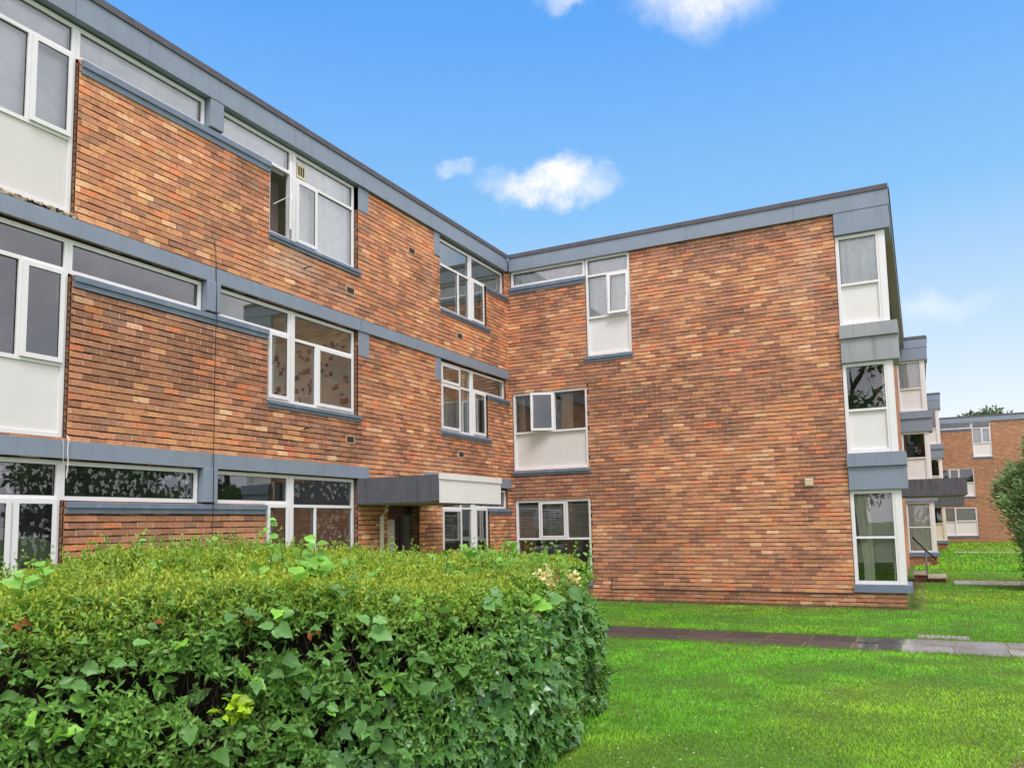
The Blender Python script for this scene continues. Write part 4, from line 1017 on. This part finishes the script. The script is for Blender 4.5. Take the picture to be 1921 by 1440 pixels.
for i, (px, py) in enumerate(((600, 1170), (620, 1240), (570, 1225), (540, 1240), (470, 1250), (640, 1110), (730, 1270), (700, 1310), (640, 1340), (760, 1330), (140, 1240), (105, 1275), (150, 1370), (60, 1330), (80, 1365), (190, 1320), (200, 1350), (520, 1360), (450, 1385), (540, 1345), (880, 1240), (900, 1130), (830, 1150), (790, 1140), (975, 1190), (1000, 1120), (1050, 1120), (660, 1360), (700, 1370), (820, 1370), (750, 1410), (870, 1400), (930, 1370), (600, 1420), (480, 1300), (360, 1350), (250, 1390), (20, 1400), (100, 1420), (300, 1260), (330, 1210), (680, 1200), (560, 1280), (610, 1290), (690, 1250), (650, 1400), (40, 1250), (170, 1290), (420, 1180), (520, 1150), (560, 1120), (820, 1290), (920, 1290), (950, 1230), (880, 1340), (780, 1230), (550, 1400), (500, 1420))):
    p = hit(px, py)
    if p is None: continue
    for k in range(2):
        bright = g.random() < .2
        shoot(p+g.normal(0, .05, 3), nf*g.uniform(.3, 1)+g.normal(0, .5, 3)+np.array([0, 0, g.uniform(-.2, .6)]), g.uniform(.05, .14), int(g.integers(1, 4)), g.uniform(.075, .14), (GR(136, 194, 72) if bright else GR(104, 154, 80))*g.uniform(.75, 1.15), .7)
for (px, dep, hh, nl, size) in ((212, 6.3, .16, 5, .11), (345, 6.0, .12, 6, .10), (395, 6.2, .11, 4, .08), (435, 6.3, .10, 4, .08), (520, 6.2, .30, 8, .09), (535, 6.1, .36, 9, .08), (545, 6.0, .2, 5, .10), (580, 5.9, .2, 7, .13), (505, 6.0, .12, 6, .09), (1075, 8.0, .14, 9, .05), (1095, 8.1, .12, 8, .05), (1050, 7.8, .15, 9, .05), (780, 6.6, .1, 8, .045), (690, 6.2, .12, 8, .045), (830, 6.8, .13, 9, .045), (250, 5.9, .16, 8, .06), (605, 5.8, .07, 7, .14), (650, 6.1, .06, 5, .12), (95, 5.0, .12, 6, .10), (40, 4.8, .10, 5, .11), (110, 5.3, .15, 5, .10), (700, 5.9, .05, 5, .11), (940, 6.9, .06, 6, .13), (880, 7.2, .06, 5, .12), (965, 7.4, .12, 5, .13), (905, 7.0, .16, 6, .08), (850, 6.8, .05, 5, .12), (1010, 7.2, .03, 5, .12), (375, 5.6, .03, 8, .07), (300, 5.7, .05, 6, .10), (480, 5.6, .03, 5, .10)):
    d = (px-962)/1496.4*right0+fwd0; p = CAM+d*dep; h = float(hedge_h(np.array([p[0]]), np.array([p[1]]))[0])
    shoot((p[0], p[1], h-.03), np.array([0, 0, 1.])+g.normal(0, .18, 3), hh+.11, nl+2, size, GR(128, 184, 78), .3)
for k in range(70):                      # single broad leaves all over the face
    p = hit(g.uniform(-40, 1090), g.uniform(1110, 1460))
    if p is not None: shoot(p+g.normal(0, .03, 3), nf+g.normal(0, .6, 3), .05, int(g.integers(1, 3)), g.uniform(.06, .11), GR(106, 156, 80)*g.uniform(.7, 1.25), .7)
P0 = hit(440, 1325)
for k in range(7): shoot(P0+g.normal(0, .03, 3), nf+g.normal(0, .5, 3), .07, 3, .085, GR(168, 205, 40))
V, F, T = merge(parts); npmesh('broad_leaves', V, F, T, 'broad', hedge)
twigs(np.concatenate([TWA, np.array(stems[0])]), np.concatenate([TWB, np.array(stems[1])]), .004, 'twigs', 'twig', hedge)

# ivy over the right hand end
n = 5200; P, Nn, zr = side_points(n, 0, (1, 2, 3, 4, 5, 6, 7)); a = (P[:, 0]-4.15)*.627+(P[:, 1]+15.06)*.78
keep = g.random(n) < np.clip((a-2.3-(N1(P, 1.4)-.5)*1.6+(.5-zr)*1.6)/1.1, 0, 1); P, Nn, zr = P[keep], Nn[keep], zr[keep]; n = len(P)
P = P+unit(Nn)*g.uniform(-.06, .06, (n, 1))
D = unit(np.array([0, 0, -1.])+Nn*.35+g.normal(0, .5, (n, 3))); t = N2(P, 3)[:, None]
ivc = 1.25*(GR(66, 108, 62)*(1-t)+GR(92, 140, 70)*t)*g.uniform(.7, 1.25, (n, 1))
parts = [lobed(P, D, Nn+g.normal(0, .35, (n, 3)), g.uniform(.055, .125, n), ivc, IVY, .15, g)]
# ivy and creeper on the top at the right
n = 900; P, Nn, d = top_points(9000); a = (P[:, 0]-4.15)*.627+(P[:, 1]+15.06)*.78; k = g.random(len(P)) < np.clip((a-3.4)/1.0, 0, 1); P, Nn = P[k][:n], Nn[k][:n]; n = len(P)
parts.append(lobed(P+Nn*.03, unit(g.normal(0, 1, (n, 3))+np.array([0, 0, -.2])), Nn+g.normal(0, .4, (n, 3)), g.uniform(.06, .12, n), GR(112, 168, 62)*g.uniform(.75, 1.3, (n, 1)), IVY, .2, g))
V, F, T = merge(parts); npmesh('ivy', V, F, T, 'ivy', hedge)
# withered cream flower heads and a few orange leaves
parts = []
for (px, py, s_) in ((960, 1036, .05), (975, 1046, .08), (990, 1052, .07), (1022, 1082, .10), (1034, 1100, .07), (1015, 1068, .06), (1074, 1086, .07), (998, 1155, .06), (1004, 1166, .04), (1050, 1126, .04), (940, 1040, .04)):
    c = hit(px, py); n = 70
    if c is None: continue
    P = c+g.normal(0, s_*.38, (n, 3)); D = unit(g.normal(size=(n, 3))+np.array([.2, -.5, .2]))
    V, F, T = lobed(P, D, g.normal(size=(n, 3)), g.uniform(.02, .04, n), 1.3*GR(232, 218, 160)*g.uniform(.7, 1.15, (n, 1)), HAZEL, .4, g); npmesh('dry_flower_head', V, [F], T, 'dead', hedge)
for (px, py) in ((470, 1158), (594, 1180), (40, 1160), (305, 1165), (1040, 1080)):
    c = hit(px, py); n = 2
    if c is None: continue
    V, F, T = lobed(c+g.normal(0, .015, (n, 3)), unit(g.normal(size=(n, 3))+np.array([0, 0, -.6])), nf+g.normal(0, .5, (n, 3)), g.uniform(.04, .06, n), GR(168, 104, 64)*g.uniform(.8, 1.2, (n, 1)), HAZEL, .6, g); npmesh('withered_leaf', V, [F], T, 'dead', hedge)

# ------------------------------------------------------------------ grass blades and daisies
M['grass'] = leaf_mat('grass_blade', .5, .35, .35)
def lawn_points(n, r0, r1, a0, a1, power=1.0):
    r = r0*(r1/r0)**(g.random(n)**power); a = R(1)*g.uniform(a0, a1, n)
    x = CAM[0]+r*(fwd0[0]*np.cos(a)+right0[0]*np.sin(a)); y = CAM[1]+r*(fwd0[1]*np.cos(a)+right0[1]*np.sin(a))
    k = ~on_path(x, y, -.03) & ~inside(x, y, HC+(HP-HC)*.93)
    k &= ~((x < 8.66) & (y > -.03)) & ~((x < 9.4) & (y > 15.7)) & ~((x < 10.1) & (y > 31.6)) & ~(y > 44.5) & (x > .05)
    k &= ~((x > 8.75) & (x < 9.48) & (y > -4.12) & (y < -3.72)) & ~((x > 8.6) & (x < 9.5) & (y > 7.1) & (y < 8.5))
    return x[k], y[k], r[k]
def soil_bed(x, y): return np.exp(-(((x-9.86)/.36)**2+((y+10.7)/.42)**2))
def grass(n, r0, r1, a0, a1, h, wd):
    x, y, r = lawn_points(n, r0, r1, a0, a1); sb = soil_bed(x, y); k = g.random(len(x)) > sb*1.3; x, y, r = x[k], y[k], r[k]; n = len(x)
    P = np.stack([x, y, np.full(n, -.012)], 1); t1 = N1(P, .7); t2 = N2(P, 2.1); t3 = N3(P, .33)
    hh = h*(.55+.9*t2)*g.uniform(.5, 1.25, n)*(1+.02*(r-6).clip(0, 20)); ww = wd*g.uniform(.7, 1.3, n)*(r/6)**.75
    az = g.uniform(0, 6.28, n); ln = g.uniform(.2, 1.3, n)
    D = np.stack([np.cos(az)*ln, np.sin(az)*ln, np.ones(n)], 1); D2 = unit(D+np.stack([np.cos(az), np.sin(az), -np.ones(n)*.2], 1)*g.uniform(.2, .9, (n, 1))); D = unit(D)
    # blades turn their flat sides every way
    a2 = az+1.57+g.normal(0, .5, n); S = np.stack([np.cos(a2), np.sin(a2), np.zeros(n)], 1)*(ww/2)[:, None]
    m = P+D*(hh*.55)[:, None]; tip = m+D2*(hh*.5)[:, None]
    V = np.stack([P-S, P+S, m+S*.8, m-S*.8, tip], 1).reshape(-1, 3); o = np.arange(n)[:, None]*5
    yel = np.clip((t3-.42)*3.5, 0, 1)*.9+.5*np.clip((N2(P, .9)-.55)*4, 0, 1)+1.2*np.exp(-(((x-9.3)/1.3)**2+((y+9.6)/1.3)**2))
    c = 1.34*(GR(87, 163, 28)*(1-t1)[:, None]+GR(122, 187, 46)*t1[:, None])
    c = c*(1-.45*np.clip(yel, 0, 1))[:, None]+1.3*GR(160, 180, 50)*(.45*np.clip(yel, 0, 1))[:, None]
    t4 = N1(P, 4.7); t5 = N2(P, .55); c = c*g.uniform(.74, 1.18, (n, 1))*((.74+.5*t2)*(.78+.44*t4)*(.84+.32*t5))[:, None]; dry = g.random(n) < .025; c[dry] = GR(182, 180, 96)
    return V, [o+np.array([[0, 1, 2, 3]]), o+np.array([[3, 2, 4]])], np.repeat(c, 5, 0)
V, F, T = grass(480000, 5.2, 34, -4, 44, .026, .0046)
tag(npmesh('grass', V, F, T, 'grass'), 'short bright green mown grass covering the lawn', 'grass', kind='stuff')
V, F, T = grass(26000, 30, 66, 18, 40, .07, .01)
tag(npmesh('grass', V, F, T, 'grass'), 'far bright green grass between the blocks', 'grass', kind='stuff')
# longer tufts where the mower misses: hedge foot, wall foot, path edges
def tufts(P, h, cnt, spread, colr):
    P = np.repeat(P, cnt, 0)+np.concatenate([g.normal(0, spread, (len(P)*cnt, 2)), np.zeros((len(P)*cnt, 1))], 1); n = len(P)
    D = unit(np.concatenate([g.normal(0, .45, (n, 2)), np.ones((n, 1))], 1)); hh = h*g.uniform(.4, 1.2, n)
    return leaves(P, D, g.normal(size=(n, 3)), hh, np.full(n, .007), colr*g.uniform(.7, 1.2, (n, 1)), .5, .05)
pts = []
m = len(HP)
for i in (3, 4, 5, 6):
    for t in g.random(46): p = HP[i]*(1-t)+HP[(i+1) % m]*t; pts.append((p[0]+g.uniform(-.12, .10), p[1], -.01))
A_ = tufts(np.array(pts), .13, 8, .05, GR(110, 168, 50))
pts = [(x, -.05+g.normal(0, .02), -.01) for x in g.uniform(.1, 8.6, 330)]+[(8.7+g.normal(0, .04), y, -.01) for y in g.uniform(0, 7, 60)]
B_ = tufts(np.array(pts), .09, 7, .03, GR(104, 140, 62))
pts = [(x, y+g.normal(0, .02), -.01) for x in g.uniform(3.5, 13, 420) for y in (-4.15,)]+[(x, y+g.normal(0, .02), -.01) for x in g.uniform(3.5, 13, 420) for y in (-5.49,)]
C_ = tufts(np.array(pts), .055, 6, .025, GR(122, 170, 56))
V, F, T = merge([A_, B_, C_]); tag(npmesh('grass_tufts', V, F, T, 'grass'), 'longer untrimmed grass tufts along the hedge foot, wall foot and path edges', 'grass', kind='stuff')
x, y, r = lawn_points(900, 5.4, 24, -2, 40); n = min(len(x), 170); cl = N3(np.stack([x, y, x*0], 1), .9) > .46; x, y = x[cl][:n], y[cl][:n]; n = len(x)
P = np.stack([x, y, g.uniform(.03, .05, n)], 1); k6 = np.arange(7); V = np.concatenate([(P[:, None]+np.stack([np.cos(k6*.9), np.sin(k6*.9), 0*k6], 1)[None]*.007)], 0).reshape(-1, 3)
F = np.arange(n*7).reshape(n, 7); M['petal'] = plain('daisy_petal', (.85, .85, .8), .7)
tag(npmesh('daisies', V, [F], None, 'petal'), 'tiny white daisies and petals dotted over the lawn', 'daisies', kind='stuff')
# bare bed in the near right corner
b = MB(); ring = []
for k in range(28):
    t = k*2*math.pi/28; rr = 1+.12*math.sin(3*t)+.08*math.sin(7*t+1); ring.append((9.86+.42*rr*math.cos(t), -10.7+.5*rr*math.sin(t)))
for k in range(28):
    (xa, ya), (xb, yb) = ring[k], ring[(k+1) % 28]; b.poly([(xa, ya, -.008), (xb, yb, -.008), (9.86, -10.7, .02)])
o = b.build('soil', 'earth', smooth=True); o['kind'] = 'structure'
b = MB(); b.poly([(.02, -.30, -.009), (8.62, -.16, -.009), (8.62, -.005, .015), (.02, -.005, .015)]); b.poly([(8.64, -.1, -.008), (8.95, .0, -.008), (8.92, 7, -.008), (8.64, 7, .02)]); o = b.build('soil', 'earth'); o['kind'] = 'structure'

# ------------------------------------------------------------------ trees and the conifer
M['bark'] = plain('bark', srgb(84, 72, 60), .9, .25, 20)
M['needle'] = leaf_mat('conifer_spray', .55, .2)
M['crown'] = leaf_mat('tree_leaf', .5, .3)
def tree(name, base, H, rad, clear, nl, size, col, label, cat, seed, flat=1.0, group=None, nclump=26):
    gg = np.random.default_rng(seed); root = empty(name, base, label, cat, group); b = MB(); B0 = np.array(base, float)
    top = B0+np.array([0, 0, H*.93]); b.tube([B0+np.array([0, 0, -.1]), B0+np.array([.05, 0, H*.3]), B0+np.array([0, .1, H*.6]), top], [rad*.09, rad*.07, rad*.045, .02], 8)
    cen = []
    for k in range(nclump):
        t = gg.uniform(clear, 1.0); zz = H*t; rr = rad*math.sqrt(max(.06, 1-((t-(clear+1)/2)/((1-clear)/2+.06))**2))*gg.uniform(.35, 1.0); a = gg.uniform(0, 6.28)
        c = B0+np.array([rr*math.cos(a), rr*math.sin(a), zz]); cen.append((c, gg.uniform(.2, .36)*rad))
        s = B0+np.array([0, 0, zz*gg.uniform(.55, .85)]); b.tube([s, (s+c)/2+np.array([0, 0, .1]), c], [rad*.03, rad*.02, .012], 5)
    b.build('trunk', 'bark', root, fix=True, smooth=True)
    PP, NN, CC = [], [], []
    for c, r in cen:
        n = int(nl/nclump); d = unit(gg.normal(size=(n, 3))); q = c+d*(r*gg.random((n, 1))**.45)*np.array([1.15, 1.15, flat]); PP.append(q); NN.append(d); CC.append(np.tile(gg.uniform(.65, 1.25), n))
    P, D, K = np.concatenate(PP), np.concatenate(NN), np.concatenate(CC); n = len(P)
    V, F, T = leaves(P, unit(D+gg.normal(0, .7, (n, 3))), gg.normal(size=(n, 3))+np.array([0, 0, 1]), size*gg.uniform(.6, 1.3, n), size*.5*gg.uniform(.7, 1.2, n), np.array(col)*K[:, None]*gg.uniform(.7, 1.3, (n, 1)))
    npmesh('crown', V, [F], T, 'crown', root)
    return root
tree('conifer_tree', (15.6, 70, 0), 11.6, 3.0, .45, 4200, .34, GR(72, 96, 62), 'dark wispy conifer rising behind the flat roof of the far block', 'tree', 5, .5)
tree('conifer_tree', (20.8, 71, 0), 11.2, 3.2, .45, 5200, .34, GR(80, 104, 64), 'dense dark tree at the right edge behind the flat roof of the far block', 'tree', 6, .6)

# clipped conifer at the right edge: upright fans of scale leaves
cf = empty('conifer_shrub', (12.22, 5.6, 0), 'dense blue green conifer shrub standing on the lawn at the right edge', 'shrub')
gg = np.random.default_rng(9); B0 = np.array([12.22, 5.6, 0]); Hc, Rc = 4.05, 1.22
b = MB(); b.tube([B0+[0, 0, -.1], B0+[0, 0, 1.5], B0+[0, 0, 3.3]], [.12, .09, .03], 8); b.build('trunk', 'bark', cf, fix=True, smooth=True)
n = 620; t = gg.random(n)**.85; a = gg.uniform(0, 6.28, n); prof = Rc*np.sin(np.clip(t*.93+.07, 0, 1)**.72*math.pi)**.62
lump = 1+.75*(N1(np.stack([np.cos(a)*2, np.sin(a)*2, t*5], 1)+9, 1.0)-.5); rr = prof*lump*gg.uniform(.66, 1.08, n)
Cn = B0+np.stack([rr*np.cos(a), rr*np.sin(a), .08+t*Hc], 1); out = np.stack([np.cos(a), np.sin(a), np.full(n, .75)], 1); ck = gg.uniform(.5, 1.45, n)
parts = []
m_ = 120
P = np.repeat(Cn, m_, 0)+gg.normal(0, .10, (n*m_, 3))*np.array([1, 1, 1.5]); D = unit(np.repeat(out, m_, 0)+gg.normal(0, .5, (n*m_, 3))); K = np.repeat(ck, m_)
colr = (2.3*GR(90, 116, 78)*K[:, None])*gg.uniform(.7, 1.3, (len(P), 1)); parts.append(leaves(P, D, gg.normal(size=P.shape), gg.uniform(.07, .16, len(P)), np.full(len(P), .036), colr, .2, .1))
V, F, T = merge(parts); npmesh('crown', V, F, T, 'needle', cf)
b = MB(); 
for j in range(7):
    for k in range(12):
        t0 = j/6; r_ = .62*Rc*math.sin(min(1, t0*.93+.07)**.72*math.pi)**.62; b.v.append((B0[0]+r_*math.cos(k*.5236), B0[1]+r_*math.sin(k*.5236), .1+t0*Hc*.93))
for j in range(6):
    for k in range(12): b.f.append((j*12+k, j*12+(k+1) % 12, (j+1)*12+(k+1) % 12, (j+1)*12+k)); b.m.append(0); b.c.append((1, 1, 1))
b.build('shade_core', 'core', cf)  # near-black shell puts the shade behind the sprays in as colour
# garden trees out of view; the right-hand row is added to darken mirrored panes
for i, (x, y, hh) in enumerate(((5.0, -44, 13.5), (10.5, -48, 11), (17, -43, 7.5), (27, -38, 9.5), (33, -22, 8), (34, -9, 8), (33, -2, 7), (35, 5, 7.5), (33, 11, 7), (36, 17, 8), (35, 24, 8))):
    tree('garden_tree', (x, y, 0), hh, hh*.42, .22, 3600, .5, GR(70, 104, 52), 'leafy garden tree standing out of view, for the panes to mirror', 'tree', 60+i, .9, 'garden trees mirrored in the panes', 16)
